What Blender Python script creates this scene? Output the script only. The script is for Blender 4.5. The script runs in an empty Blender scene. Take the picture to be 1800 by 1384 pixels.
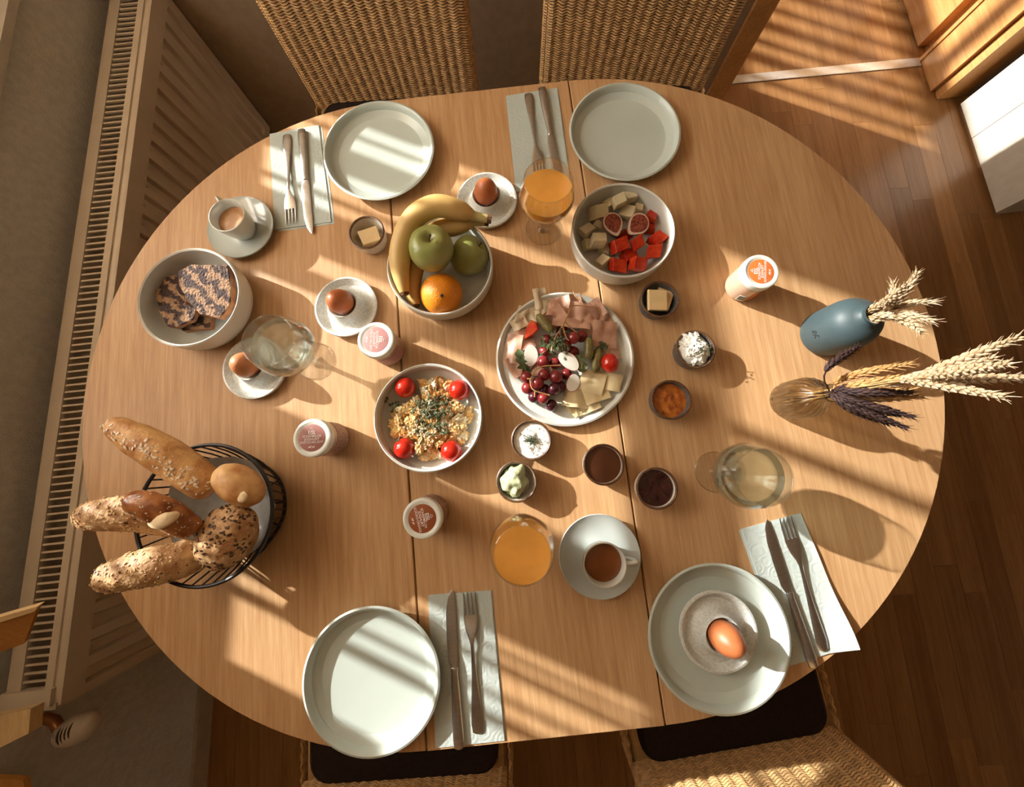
import bpy, bmesh, math, random
from mathutils import Vector, Matrix, noise
random.seed(7)
sc = bpy.context.scene
COL = sc.collection
PI = math.pi
# ------------------------------------------------------------------ camera
FPX = 671.1173
TZ = 0.75                                    # table top height
CAM = Vector((0.0074, -0.1460, TZ + 0.6951))
_a, _b, _c = 0.1504, 0.0186, -0.1072
CR = Matrix.Rotation(_c, 3, 'Z') @ Matrix.Rotation(_b, 3, 'Y') @ Matrix.Rotation(_a, 3, 'X')
cd = bpy.data.cameras.new('camera'); cam = bpy.data.objects.new('camera', cd); COL.objects.link(cam)
cd.sensor_fit = 'HORIZONTAL'; cd.sensor_width = 36.0; cd.lens = FPX / 1800 * 36
cd.clip_start = 0.01
M = CR.to_4x4(); M.translation = CAM; cam.matrix_world = M
sc.camera = cam
# ------------------------------------------------------------------ light
AZ, EL = math.radians(-29.5), math.radians(23.5)
TOSUN = Vector((-math.cos(AZ) * math.cos(EL), -math.sin(AZ) * math.cos(EL), math.sin(EL)))
sl = bpy.data.lights.new('sun_offscreen', 'SUN'); sun = bpy.data.objects.new('sun_offscreen', sl); COL.objects.link(sun)
sl.energy = 8.5; sl.angle = math.radians(0.75); sl.color = (1.0, 0.975, 0.92)
sun.rotation_euler = (-TOSUN).to_track_quat('-Z', 'Y').to_euler()
wd = bpy.data.worlds.new('sky'); sc.world = wd; wd.use_nodes = True
wd.node_tree.nodes['Background'].inputs[0].default_value = (1.0, 0.915, 0.80, 1)
wd.node_tree.nodes['Background'].inputs[1].default_value = 10.0
sc.view_settings.view_transform = 'Standard'; sc.view_settings.look = 'None'
sc.view_settings.gamma = 1.0; sc.view_settings.use_curve_mapping = False
sc.view_settings.exposure = 0.25
sc.cycles.use_denoising = True
sc.cycles.transparent_max_bounces = 24
sc.cycles.max_bounces = 10
sc.cycles.sample_clamp_indirect = 4.0

def P(x, y, h=0.0):
    """photo pixel -> point at height h above the table top"""
    d = CR @ Vector(((x - 900) / FPX, -(y - 692) / FPX, -1.0))
    t = (TZ + h - CAM.z) / d.z
    return CAM + d * t
def mpp(x, y, h=0.0):
    return (P(x + 1, y, h) - P(x, y, h)).length
# ------------------------------------------------------------------ materials
def nd(nt, t, **kw):
    n = nt.nodes.new(t)
    for k, v in kw.items(): setattr(n, k, v)
    return n
def mat(name, col, rough=0.5, metal=0.0, spec=0.5, var=0.0, scale=20.0, bump=0.0, bscale=None, sss=0.0, coat=0.0, stretch=None, col2=None, trans=0.0, ior=1.45):
    m = bpy.data.materials.new(name); m.use_nodes = True
    nt = m.node_tree; b = nt.nodes['Principled BSDF']
    b.inputs['Base Color'].default_value = (*col, 1); b.inputs['Roughness'].default_value = rough
    b.inputs['Metallic'].default_value = metal; b.inputs['Specular IOR Level'].default_value = spec
    b.inputs['IOR'].default_value = ior
    if trans: b.inputs['Transmission Weight'].default_value = trans
    if coat: b.inputs['Coat Weight'].default_value = coat; b.inputs['Coat Roughness'].default_value = 0.08
    if sss:
        b.inputs['Subsurface Weight'].default_value = sss; b.inputs['Subsurface Radius'].default_value = (0.01, 0.005, 0.002)
        b.inputs['Subsurface Scale'].default_value = 0.4
    tc = nd(nt, 'ShaderNodeTexCoord'); mp = nd(nt, 'ShaderNodeMapping')
    nt.links.new(tc.outputs['Object'], mp.inputs[0])
    if stretch: mp.inputs['Scale'].default_value = stretch
    if var or col2:
        n = nd(nt, 'ShaderNodeTexNoise'); n.inputs['Scale'].default_value = scale; n.inputs['Detail'].default_value = 5
        nt.links.new(mp.outputs[0], n.inputs['Vector'])
        r = nd(nt, 'ShaderNodeValToRGB')
        c2 = col2 if col2 else tuple(min(1, c * (1 + var)) for c in col)
        c1 = col if col2 else tuple(c * (1 - var) for c in col)
        r.color_ramp.elements[0].color = (*c1, 1); r.color_ramp.elements[1].color = (*c2, 1)
        r.color_ramp.elements[0].position = 0.38; r.color_ramp.elements[1].position = 0.62
        nt.links.new(n.outputs['Fac'], r.inputs[0]); nt.links.new(r.outputs[0], b.inputs['Base Color'])
    if bump:
        n2 = nd(nt, 'ShaderNodeTexNoise'); n2.inputs['Scale'].default_value = bscale or scale; n2.inputs['Detail'].default_value = 4
        nt.links.new(mp.outputs[0], n2.inputs['Vector'])
        bp = nd(nt, 'ShaderNodeBump'); bp.inputs['Strength'].default_value = bump; bp.inputs['Distance'].default_value = 0.002
        nt.links.new(n2.outputs['Fac'], bp.inputs['Height']); nt.links.new(bp.outputs[0], b.inputs['Normal'])
    return m
def wood(name, c1, c2, rough=0.45, grain=(60, 2.2, 60), tint=0.0, fine=0.35, bands=(7, 0.5, 7)):
    """long grain along local Y"""
    m = bpy.data.materials.new(name); m.use_nodes = True; nt = m.node_tree; b = nt.nodes['Principled BSDF']
    b.inputs['Roughness'].default_value = rough; b.inputs['Specular IOR Level'].default_value = 0.35
    tc = nd(nt, 'ShaderNodeTexCoord'); L = nt.links
    def nz(sv, det, sc_):
        mp = nd(nt, 'ShaderNodeMapping'); mp.inputs['Scale'].default_value = sv; L.new(tc.outputs['Object'], mp.inputs[0])
        if tint:
            oi = nd(nt, 'ShaderNodeObjectInfo'); va = nd(nt, 'ShaderNodeVectorMath', operation='SCALE')
            va.inputs[0].default_value = (37, 11, 5); L.new(oi.outputs['Random'], va.inputs['Scale'])
            ad = nd(nt, 'ShaderNodeVectorMath', operation='ADD'); L.new(mp.outputs[0], ad.inputs[0]); L.new(va.outputs[0], ad.inputs[1]); src = ad.outputs[0]
        else: src = mp.outputs[0]
        n = nd(nt, 'ShaderNodeTexNoise'); n.inputs['Scale'].default_value = sc_; n.inputs['Detail'].default_value = det; n.inputs['Roughness'].default_value = 0.6
        L.new(src, n.inputs['Vector']); return n
    g = nz(grain, 6, 2.0); w = nz(bands, 3, 1.0); f = nz((420, 14, 420), 2, 1.0)
    a1 = nd(nt, 'ShaderNodeMath', operation='MULTIPLY'); a1.inputs[1].default_value = 0.5; L.new(g.outputs['Fac'], a1.inputs[0])
    a2 = nd(nt, 'ShaderNodeMath', operation='MULTIPLY_ADD'); a2.inputs[1].default_value = 0.5; L.new(w.outputs['Fac'], a2.inputs[0]); L.new(a1.outputs[0], a2.inputs[2])
    a3 = nd(nt, 'ShaderNodeMath', operation='MULTIPLY_ADD'); a3.inputs[1].default_value = fine; L.new(f.outputs['Fac'], a3.inputs[0]); L.new(a2.outputs[0], a3.inputs[2])
    r = nd(nt, 'ShaderNodeValToRGB'); r.color_ramp.elements[0].position = 0.45 + fine * 0.28; r.color_ramp.elements[1].position = 0.6 + fine * 0.62
    r.color_ramp.elements[0].color = (*c1, 1); r.color_ramp.elements[1].color = (*c2, 1); L.new(a3.outputs[0], r.inputs[0])
    out = r.outputs[0]
    if tint:
        oi = nd(nt, 'ShaderNodeObjectInfo'); mr = nd(nt, 'ShaderNodeMapRange'); mr.inputs['To Min'].default_value = 1 - tint; mr.inputs['To Max'].default_value = 1 + tint
        L.new(oi.outputs['Random'], mr.inputs['Value'])
        mx = nd(nt, 'ShaderNodeVectorMath', operation='SCALE'); L.new(out, mx.inputs[0]); L.new(mr.outputs[0], mx.inputs['Scale']); out = mx.outputs[0]
    L.new(out, b.inputs['Base Color'])
    bp = nd(nt, 'ShaderNodeBump'); bp.inputs['Strength'].default_value = 0.12; bp.inputs['Distance'].default_value = 0.001
    L.new(f.outputs['Fac'], bp.inputs['Height']); L.new(bp.outputs[0], b.inputs['Normal'])
    return m
def thin_glass(name, tint=(1, 1, 1), ior=1.5):
    m = bpy.data.materials.new(name); m.use_nodes = True; nt = m.node_tree; nt.nodes.remove(nt.nodes['Principled BSDF'])
    o = nt.nodes['Material Output']; t = nd(nt, 'ShaderNodeBsdfTransparent'); t.inputs[0].default_value = (*tint, 1)
    g = nd(nt, 'ShaderNodeBsdfGlossy'); g.inputs['Roughness'].default_value = 0.02; lw_ = nd(nt, 'ShaderNodeLayerWeight'); lw_.inputs[0].default_value = 0.5; pw = nd(nt, 'ShaderNodeMath', operation='POWER'); pw.inputs[1].default_value = 3.2; f = nd(nt, 'ShaderNodeMapRange'); f.inputs['To Min'].default_value = 0.07; f.inputs['To Max'].default_value = 0.75 * (ior - 1) / 0.5
    mx = nd(nt, 'ShaderNodeMixShader'); L = nt.links
    L.new(lw_.outputs['Facing'], pw.inputs[0]); L.new(pw.outputs[0], f.inputs['Value']); L.new(f.outputs[0], mx.inputs[0]); L.new(t.outputs[0], mx.inputs[1]); L.new(g.outputs[0], mx.inputs[2]); L.new(mx.outputs[0], o.inputs[0])
    return m
MT = {}
MT['oak'] = wood('oak_veneer', (0.42, 0.232, 0.102), (0.60, 0.380, 0.195), rough=0.5)
MT['floor'] = wood('laminate', (0.25, 0.112, 0.036), (0.37, 0.195, 0.078), rough=0.34, grain=(30, 1.6, 30), tint=0.16)
MT['subfloor'] = mat('floor_joint', (0.28, 0.14, 0.05), 0.8, var=0.2)
MT['plaster'] = mat('plaster', (0.66, 0.65, 0.60), 0.9, var=0.06, scale=60, bump=0.8, bscale=260)
MT['plain_wall'] = mat('painted_wall', (0.45, 0.36, 0.26), 0.9, var=0.05, scale=40, bump=0.3, bscale=200)
MT['dark_wall'] = mat('tan_wall', (0.42, 0.32, 0.22), 0.9, var=0.05, scale=40, bump=0.3, bscale=200)
MT['white'] = mat('white_paint', (0.60, 0.56, 0.48), 0.6, var=0.04, scale=30, bump=0.15, bscale=300)
MT['ceil'] = mat('ceiling_paint', (0.66, 0.50, 0.34), 0.9, var=0.03)
MT['radiator'] = mat('radiator_enamel', (0.66, 0.57, 0.45), 0.35, var=0.04, scale=12)
MT['rad_dark'] = mat('dark_plastic_sensor', (0.05, 0.04, 0.03), 0.9, var=0.2)  # shade of the valve slots put in as dark colour; also dial print
MT['door'] = wood('door_veneer', (0.50, 0.23, 0.07), (0.66, 0.36, 0.14), rough=0.35)
MT['metal_strip'] = mat('threshold_metal', (0.70, 0.70, 0.66), 0.4, metal=0.6, var=0.05, scale=50)
MT['wicker'] = mat('wicker', (0.60, 0.37, 0.16), 0.5, var=0.3, scale=60, stretch=(1, 1, 4))
MT['wicker_core'] = mat('wicker_core', (0.42, 0.25, 0.105), 0.9, var=0.3)
MT['dark_wood'] = mat('dark_wood', (0.05, 0.016, 0.007), 0.5, var=0.3, scale=30)
MT['cushion'] = mat('dark_cushion', (0.014, 0.006, 0.004), 0.9, var=0.3, scale=200, bump=0.4, bscale=500)
MT['plate'] = mat('celadon_glaze', (0.485, 0.55, 0.505), 0.28, var=0.03, scale=8, coat=0.2)
MT['porcelain'] = mat('white_porcelain', (0.62, 0.64, 0.59), 0.2, var=0.02, scale=10, coat=0.3)
MT['bowl'] = mat('white_bowl_glaze', (0.62, 0.63, 0.58), 0.3, var=0.02, scale=10, coat=0.15)
MT['saucer'] = mat('grey_blue_porcelain', (0.50, 0.55, 0.53), 0.15, var=0.02, scale=10, coat=0.4)
MT['speckle'] = mat('speckled_stoneware', (0.53, 0.55, 0.52), 0.4, scale=260, col2=(0.66, 0.68, 0.64))
MT['steel'] = mat('brushed_steel', (0.58, 0.58, 0.57), 0.28, metal=1.0, var=0.06, scale=60, stretch=(1, 8, 1))
MT['napkin'] = None
MT['egg'] = mat('brown_eggshell', (0.42, 0.13, 0.045), 0.42, var=0.12, scale=40, bump=0.08, bscale=900)
MT['egg2'] = mat('light_brown_eggshell', (0.50, 0.20, 0.08), 0.45, var=0.10, scale=40, bump=0.08, bscale=900)
MT['glass'] = thin_glass('clear_glass', (0.98, 0.985, 0.97), 1.5)
MT['ribbed'] = thin_glass('amber_glass', (0.975, 0.94, 0.86), 1.75)
def matwater():
    m = mat('water', (0.93, 0.98, 0.97), 0.0, trans=1.0, ior=1.33); nt = m.node_tree; o = nt.nodes['Material Output']
    t = nd(nt, 'ShaderNodeBsdfTransparent'); t.inputs[0].default_value = (0.80, 0.90, 0.90, 1); mx = nd(nt, 'ShaderNodeMixShader'); mx.inputs[0].default_value = 0.4
    nt.links.new(nt.nodes['Principled BSDF'].outputs[0], mx.inputs[1]); nt.links.new(t.outputs[0], mx.inputs[2]); nt.links.new(mx.outputs[0], o.inputs[0]); return m
MT['water'] = matwater()
MT['solid_glass'] = thin_glass('solid_glass', (0.97, 0.98, 0.97), 1.5)
def matribbed():
  for m in (MT['ribbed'], MT['solid_glass']):
    nt = m.node_tree; o = nt.nodes['Material Output']; prev = o.inputs[0].links[0].from_socket
    g = nd(nt, 'ShaderNodeBsdfGlass'); g.inputs['Color'].default_value = (0.99, 0.95, 0.88, 1); g.inputs['IOR'].default_value = 1.45; g.inputs['Roughness'].default_value = 0.0
    mx = nd(nt, 'ShaderNodeMixShader'); mx.inputs[0].default_value = 0.42
    nt.links.new(prev, mx.inputs[1]); nt.links.new(g.outputs[0], mx.inputs[2]); nt.links.new(mx.outputs[0], o.inputs[0])
matribbed()
MT['juice'] = mat('orange_juice', (0.82, 0.40, 0.08), 0.12, var=0.06, scale=20, sss=0.3)
MT['coffee'] = mat('espresso_crema', (0.36, 0.17, 0.06), 0.3, scale=45, col2=(0.55, 0.32, 0.16))
MT['tea'] = mat('dark_tea', (0.22, 0.065, 0.012), 0.08, var=0.15, scale=20, coat=0.5)
def matvase():
    m = mat('matt_blue_glaze', (0.046, 0.075, 0.084), 0.5, var=0.12, scale=14, bump=0.05, bscale=200)
    return m
MT['vase'] = matvase()
# ------------------------------------------------------------------ mesh helpers
def mesh(name, verts, faces, smooth=True):
    me = bpy.data.meshes.new(name); me.from_pydata([tuple(v) for v in verts], [], faces)
    bm = bmesh.new(); bm.from_mesh(me); bmesh.ops.recalc_face_normals(bm, faces=bm.faces); bm.to_mesh(me); bm.free()
    if smooth:
        me.polygons.foreach_set('use_smooth', [True] * len(me.polygons)); me.set_sharp_from_angle(angle=math.radians(40))
    return me
class MB:
    def __init__(s): s.v = []; s.f = []
    def add(s, vs, fs, xf=None):
        o = len(s.v); s.v += [xf @ Vector(v) if xf else Vector(v) for v in vs]; s.f += [[i + o for i in f] for f in fs]; return s
    def box(s, x0, x1, y0, y1, z0, z1, fn=None):
        vs = [(x, y, z) for x in (x0, x1) for y in (y0, y1) for z in (z0, z1)]
        if fn: vs = [fn(*v) for v in vs]
        return s.add(vs, [(0, 1, 3, 2), (4, 6, 7, 5), (0, 4, 5, 1), (2, 3, 7, 6), (0, 2, 6, 4), (1, 5, 7, 3)])
    def lathe(s, prof, n=48, xf=None, rmod=None):
        vs = []; fs = []; rings = []
        for (r, z) in prof:
            if r < 1e-6: rings.append([len(vs)]); vs.append((0, 0, z))
            else:
                rings.append(list(range(len(vs), len(vs) + n)))
                for k in range(n):
                    a = 2 * PI * k / n; rr = r * (rmod(a, z) if rmod else 1); vs.append((rr * math.cos(a), rr * math.sin(a), z))
        for A, B in zip(rings, rings[1:]):
            if len(A) == 1 and len(B) == 1: continue
            for k in range(n):
                k2 = (k + 1) % n
                if len(A) == 1: fs.append((A[0], B[k], B[k2]))
                elif len(B) == 1: fs.append((A[k], B[0], A[k2]))
                else: fs.append((A[k], B[k], B[k2], A[k2]))
        return s.add(vs, fs, xf)
    def tube(s, pts, rad, n=8, cap=True, flat=1.0, closed=False):
        pts = [Vector(p) for p in pts]; N = len(pts)
        if not hasattr(rad, '__len__'): rad = [rad] * N
        vs = []; fs = []; up = None
        for i, p in enumerate(pts):
            if closed: t = pts[(i + 1) % N] - pts[i - 1]
            else: t = pts[min(i + 1, N - 1)] - pts[max(i - 1, 0)]
            if t.length < 1e-9: t = Vector((0, 0, 1))
            t.normalize()
            if up is None: up = Vector((0, 0, 1)) if abs(t.z) < 0.9 else Vector((1, 0, 0))
            u = (up - t * up.dot(t)); u = u.normalized() if u.length > 1e-6 else t.orthogonal().normalized()
            w = t.cross(u); up = u
            for k in range(n):
                a = 2 * PI * k / n; vs.append(p + (w * math.cos(a) + u * math.sin(a) * flat) * rad[i])
        for i in range(N if closed else N - 1):
            j = (i + 1) % N
            for k in range(n):
                k2 = (k + 1) % n; fs.append((i * n + k, i * n + k2, j * n + k2, j * n + k))
        if cap and not closed: fs.append(tuple(range(n - 1, -1, -1))); fs.append(tuple((N - 1) * n + k for k in range(n)))
        return s.add(vs, fs)
    def loft(s, secs, n=10):
        """secs: (y, x0, x1, z, thickness) elliptical cross sections along Y"""
        vs = []; fs = []
        for (y, x0, x1, z, t) in secs:
            for k in range(n):
                a = 2 * PI * k / n; vs.append(((x0 + x1) / 2 + (x1 - x0) / 2 * math.cos(a), y, z + t / 2 * math.sin(a)))
        for i in range(len(secs) - 1):
            for k in range(n):
                k2 = (k + 1) % n; fs.append((i * n + k, i * n + k2, (i + 1) * n + k2, (i + 1) * n + k))
        fs.append(tuple(range(n))); fs.append(tuple((len(secs) - 1) * n + k for k in range(n)))
        return s.add(vs, fs)
    def blob(s, c, r, sub=2, amp=0.0, freq=1.0, seed=0.0, xf=None):
        bm = bmesh.new(); bmesh.ops.create_icosphere(bm, subdivisions=sub, radius=1.0)
        if not hasattr(r, '__len__'): r = (r, r, r)
        vs = []
        for v in bm.verts:
            k = 1 + amp * noise.noise(v.co * freq + Vector((seed, seed * 1.7, -seed)))
            q = Vector((v.co.x * r[0] * k, v.co.y * r[1] * k, v.co.z * r[2] * k))
            if xf: q = xf @ q
            vs.append(q + Vector(c))
        fs = [[v.index for v in f.verts] for f in bm.faces]; bm.free()
        return s.add(vs, fs)
    def prism(s, poly, z0, z1, bev=0.0):
        """poly: ccw (x,y) list; soft bevelled slab"""
        n = len(poly); cx = sum(p[0] for p in poly) / n; cy = sum(p[1] for p in poly) / n
        def sh(k):
            out = []
            for i in range(n):
                a = Vector(poly[i - 1]); b = Vector(poly[i]); c = Vector(poly[(i + 1) % n])
                e1 = (b - a).normalized(); e2 = (c - b).normalized()
                nn = Vector((-e1.y - e2.y, e1.x + e2.x)); nn = nn.normalized() if nn.length > 1e-6 else Vector((0, 0))
                out.append(b + nn * k)
            return out
        rings = [(sh(bev), z0), (sh(0), z0 + bev), (sh(0), z1 - bev), (sh(bev), z1)] if bev else [(sh(0), z0), (sh(0), z1)]
        vs = [(p.x, p.y, z) for r, z in rings for p in r]; fs = []
        for i in range(len(rings) - 1):
            for k in range(n): fs.append((i * n + k, i * n + (k + 1) % n, (i + 1) * n + (k + 1) % n, (i + 1) * n + k))
        fs.append(tuple(range(n - 1, -1, -1))); fs.append(tuple((len(rings) - 1) * n + k for k in range(n)))
        return s.add(vs, fs)
    def mesh(s, name, smooth=True): return mesh(name, s.v, s.f, smooth)
def link(name, me, m=None, parent=None, loc=None, rot=None):
    o = bpy.data.objects.new(name, me); COL.objects.link(o)
    if m is not None and me is not None and not me.materials: me.materials.append(MT[m] if isinstance(m, str) else m)
    if parent: o.parent = parent
    if loc is not None: o.location = loc
    if rot is not None: o.rotation_euler = rot
    return o
def tag(o, label, cat, group=None):
    o['label'] = label; o['category'] = cat
    if group: o['group'] = group
    return o
def thing(name, label, cat, loc=(0, 0, 0), rz=0.0, group=None):
    o = bpy.data.objects.new(name, None); COL.objects.link(o); o.location = loc; o.rotation_euler = (0, 0, rz); o.empty_display_size = 0.05
    return tag(o, label, cat, group)
def struct(name, mb, m, smooth=False):
    o = link(name, mb.mesh(name, smooth), m); o['kind'] = 'structure'; return o
def copy_tree(o, parent=None):
    c = o.copy(); COL.objects.link(c); c.parent = parent
    for ch in list(o.children): copy_tree(ch, c)
    return c
def lerp(a, b, t): return a + (b - a) * t
def spline(pts, n):
    """Catmull-Rom resample"""
    pts = [Vector(p) for p in pts]; out = []; m = len(pts) - 1
    for i in range(n):
        t = i / (n - 1) * m; k = min(int(t), m - 1); f = t - k
        p0 = pts[max(k - 1, 0)]; p1 = pts[k]; p2 = pts[k + 1]; p3 = pts[min(k + 2, m)]
        out.append(0.5 * ((2 * p1) + (p2 - p0) * f + (2 * p0 - 5 * p1 + 4 * p2 - p3) * f * f + (3 * p1 - p0 - 3 * p2 + p3) * f ** 3))
    return out
def to_local(o, pts):
    l = Vector(o.location); return [Vector(p) - l for p in pts]
# ------------------------------------------------------------------ the room
K = 0.0732                                    # the window wall is turned slightly against the table
def WS(u, y, z): return (u + K * y, y, z)
XW, XG = -1.085, -1.22                        # lower wall face, window plane
Y0, Y1, XR, CH = -2.7, 4.3, 2.62, 2.55
fl = struct('floor', MB().box(-1.7, XR + 0.2, Y0 - 0.2, Y1 + 0.2, -0.10, -0.012), 'subfloor')
# planks: strips along Y, slightly turned
PW, PL = 0.082, 0.62
pm = MB().prism([(-PW / 2 + .0005, -PL / 2 + .0005), (PW / 2 - .0005, -PL / 2 + .0005), (PW / 2 - .0005, PL / 2 - .0005), (-PW / 2 + .0005, PL / 2 - .0005)], -0.012, 0.0, 0.0).mesh('plank', False)
pm.materials.append(MT['floor'])
FA = math.radians(-2.0)
rest = MB(); cnt = 0
for i in range(-22, 36):
    x = i * PW; off = random.random() * PL
    for j in range(-6, 9):
        y = j * PL + off
        q = Vector((x * math.cos(FA) - y * math.sin(FA), x * math.sin(FA) + y * math.cos(FA), 0))
        if q.x < -1.35 or q.x > XR or q.y < Y0 or q.y > Y1: continue
        seen = (0.62 < q.x < 2.3 and -1.5 < q.y < 2.2) or (0.0 < q.x <= 0.62 and -1.5 < q.y < -0.6)
        if seen and cnt < 298:
            o = link('plank', pm, None, fl, q, (0, 0, FA)); cnt += 1
        else:
            rest.add([v.co for v in pm.vertices], [list(p.vertices) for p in pm.polygons], Matrix.Translation(q) @ Matrix.Rotation(FA, 4, 'Z'))
o = link('outer_planks', rest.mesh('outer_planks', False), 'floor', fl); o['kind'] = 'stuff'
struct('ceiling', MB().box(-1.9, XR + 0.2, Y0 - 0.2, Y1 + 0.2, CH, CH + 0.1), 'ceil')
struct('wall_back', MB().box(-1.9, XR + 0.2, Y1, Y1 + 0.12, 0, CH), 'dark_wall')
struct('wall_right', MB().box(XR, XR + 0.12, Y0, Y1, 0, CH), 'dark_wall')
struct('wall_front', MB().box(-1.9, XR + 0.2, Y0 - 0.12, Y0, 0, CH), 'dark_wall')
# partition with a doorway, behind the two far chairs
struct('wall_partition', MB().box(-1.3, 1.02, 1.265, 1.335, 0, CH).box(1.0, XR, 1.27, 1.335, 2.08, CH), 'dark_wall')
jb = bpy.data.objects.new('door_2', None); COL.objects.link(jb); jb['kind'] = 'structure'
link('casing', MB().prism([(0.965, 1.252), (1.045, 1.252), (1.045, 1.345), (0.965, 1.345)], 0, 2.08, .004).mesh('casing', False), 'door', jb)
# left wall: lower part, recess, window wall with two openings
ZB, ZT0, ZT1, ZH = 1.103, 1.462, 1.548, 2.35   # sill rail, transom, head
A0, A1, B0, B1 = -0.04, 1.14, 2.52, 3.9
lw = MB()
SILL = 0.748
lw.box(XW - 0.5, XW, Y0 - .2, Y1 + .2, 0, SILL, WS)
lw.box(XG - 0.10, XG, Y0 - .2, Y1 + .2, SILL, ZB, WS)
lw.box(XG - 0.10, XG, Y0 - .2, Y1 + .2, ZH, CH, WS)
for a, b in ((Y0 - .2, A0), (A1, B0), (B1, Y1 + .2)): lw.box(XG - 0.10, XG, a, b, ZB, ZH, WS)
struct('wall_left', lw, 'plaster')
sm = MB().box(XG + .0, XW + 0.012, Y0, 1.26, SILL, SILL + 0.016, WS)
struct('trim_1', sm, 'white')
def window(n, a, b, lower, upper):
    root = bpy.data.objects.new('window_%d' % n, None); COL.objects.link(root); root['kind'] = 'structure'
    def part(name, y0, y1, z0, z1, d=0.03): return link(name, MB().box(XG - 0.06, XG - 0.06 + d, y0, y1, z0, z1, WS).mesh(name, False), 'white', root)
    part('window_sill_rail', a, b, ZB - 0.03, ZB)
    part('window_transom', a, b, ZT0, ZT1)
    part('window_head', a, b, ZH, ZH + 0.03)
    for y0, y1 in lower: part('window_bar', y0, y1, ZB, ZT0, 0.012)  # unseen bars added here, widths laid out to cast the bands of shade
    for y0, y1 in upper: part('window_bar', y0, y1, ZT1, ZH, 0.012)
window(1, A0, A1, [(0.093, 0.108), (0.134, 0.140), (0.177, 0.189), (0.204, 0.210), (0.23, 0.44), (0.69, 0.73), (0.772, 0.868), (0.895, 0.905), (0.965, 1.02), (1.055, 1.061), (1.09, 1.114)], [(0.752, 0.778), (-0.04, 0.02)])
lo = []; y = B0 + 0.085
for k, (w_, g_) in enumerate([(.03, .07), (.055, .05), (.03, .06), (.05, .06), (.03, .07), (.05, .05), (.03, .07), (.045, .06), (.03, .07), (.05, .05), (.03, .06)]):
    lo.append((y, y + w_)); y += w_ + g_
window(2, B0, B1, lo, [(B0 + 0.36, B0 + 0.42), (B0 + 0.8, B0 + .86)])
struct('baseboard_left', MB().box(XW, XW + 0.012, Y0, 1.26, 0, 0.06, WS), 'plain_wall')
# right side: cupboard, door frame, door
YD = 1.335
def wbox(name, x0, x1, y0, y1, z0, z1, m, parent, bev=0.002):
    mb = MB(); c = Vector(((x0 + x1) / 2, (y0 + y1) / 2, 0)); 
    mb.prism([(x0 , y0), (x1, y0), (x1, y1), (x0, y1)], z0, z1, bev)
    return link(name, mb.mesh(name, False), m, parent)
struct('wall_door', MB().box(2.03, XR, 1.13, Y1, 0, CH), 'dark_wall')
dr = bpy.data.objects.new('door_1', None); COL.objects.link(dr); dr['kind'] = 'structure'
wbox('jamb', 1.908, 2.03, 1.168, 1.333, 0, 2.05, 'door', dr, .004)
wbox('casing', 1.925, 2.03, 1.128, 1.164, 0, 2.1, 'door', dr, .004)
wbox('rebate', 1.945, 2.03, 1.333, 1.385, 0, 2.05, 'door', dr)
wbox('door_leaf', 1.905, 1.945, 1.385, 2.25, 0.008, 2.02, 'door', dr, .004)
wbox('bead', 1.902, 1.912, 1.318, 1.333, 0, 2.05, 'door', dr)
th = struct('trim_2', MB().prism([(1.045, 1.352), (1.045, 1.312), (1.905, 1.296), (1.905, 1.338)], 0.0, 0.004, 0.0015), 'metal_strip')
cb = thing('cupboard', 'tall white cupboard beside the wooden door frame', 'cupboard', (2.0, 0.585, 0))
def cbox(name, x0, x1, y0, y1, z0, z1, m='white'):
    return link(name, MB().prism([(x0, y0), (x1, y0), (x1, y1), (x0, y1)], z0, z1, .002).mesh(name, False), m, cb)
cbox('carcass', 0.018, 0.60, 0, 0.50, 0.0, 2.0)
cbox('door', 0.0, 0.018, 0.0, 0.335, 0.012, 2.0); cbox('door', 0.0, 0.018, 0.338, 0.50, 0.012, 2.0)
# ------------------------------------------------------------------ radiator
RX0, RX1, RZ0, RZ1, RY0, RY1 = -1.048, -0.938, 0.10, 0.60, -0.548, 1.235
rd = thing('radiator', 'cream panel radiator with slotted top grille under the window sill', 'radiator', (0, 0, 0))
def RB(name, x0, x1, y0, y1, z0, z1, m='radiator', par=None): return link(name, MB().box(x0, x1, y0, y1, z0, z1, WS).mesh(name, False), m, par or rd)
RB('inner_core', RX0 + .035, RX1 - .040, RY0 + .01, RY1 - .01, RZ0 + .02, RZ1 - .10)
RB('back_panel', RX0, RX0 + .01, RY0, RY1, RZ0, RZ1 - .004)
RB('side_cover', RX0, RX1 - .004, RY0 - .012, RY0, RZ0 + .03, RZ1 + .002); RB('side_cover', RX0, RX1 - .004, RY1, RY1 + .012, RZ0 + .03, RZ1 + .002)
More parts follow.
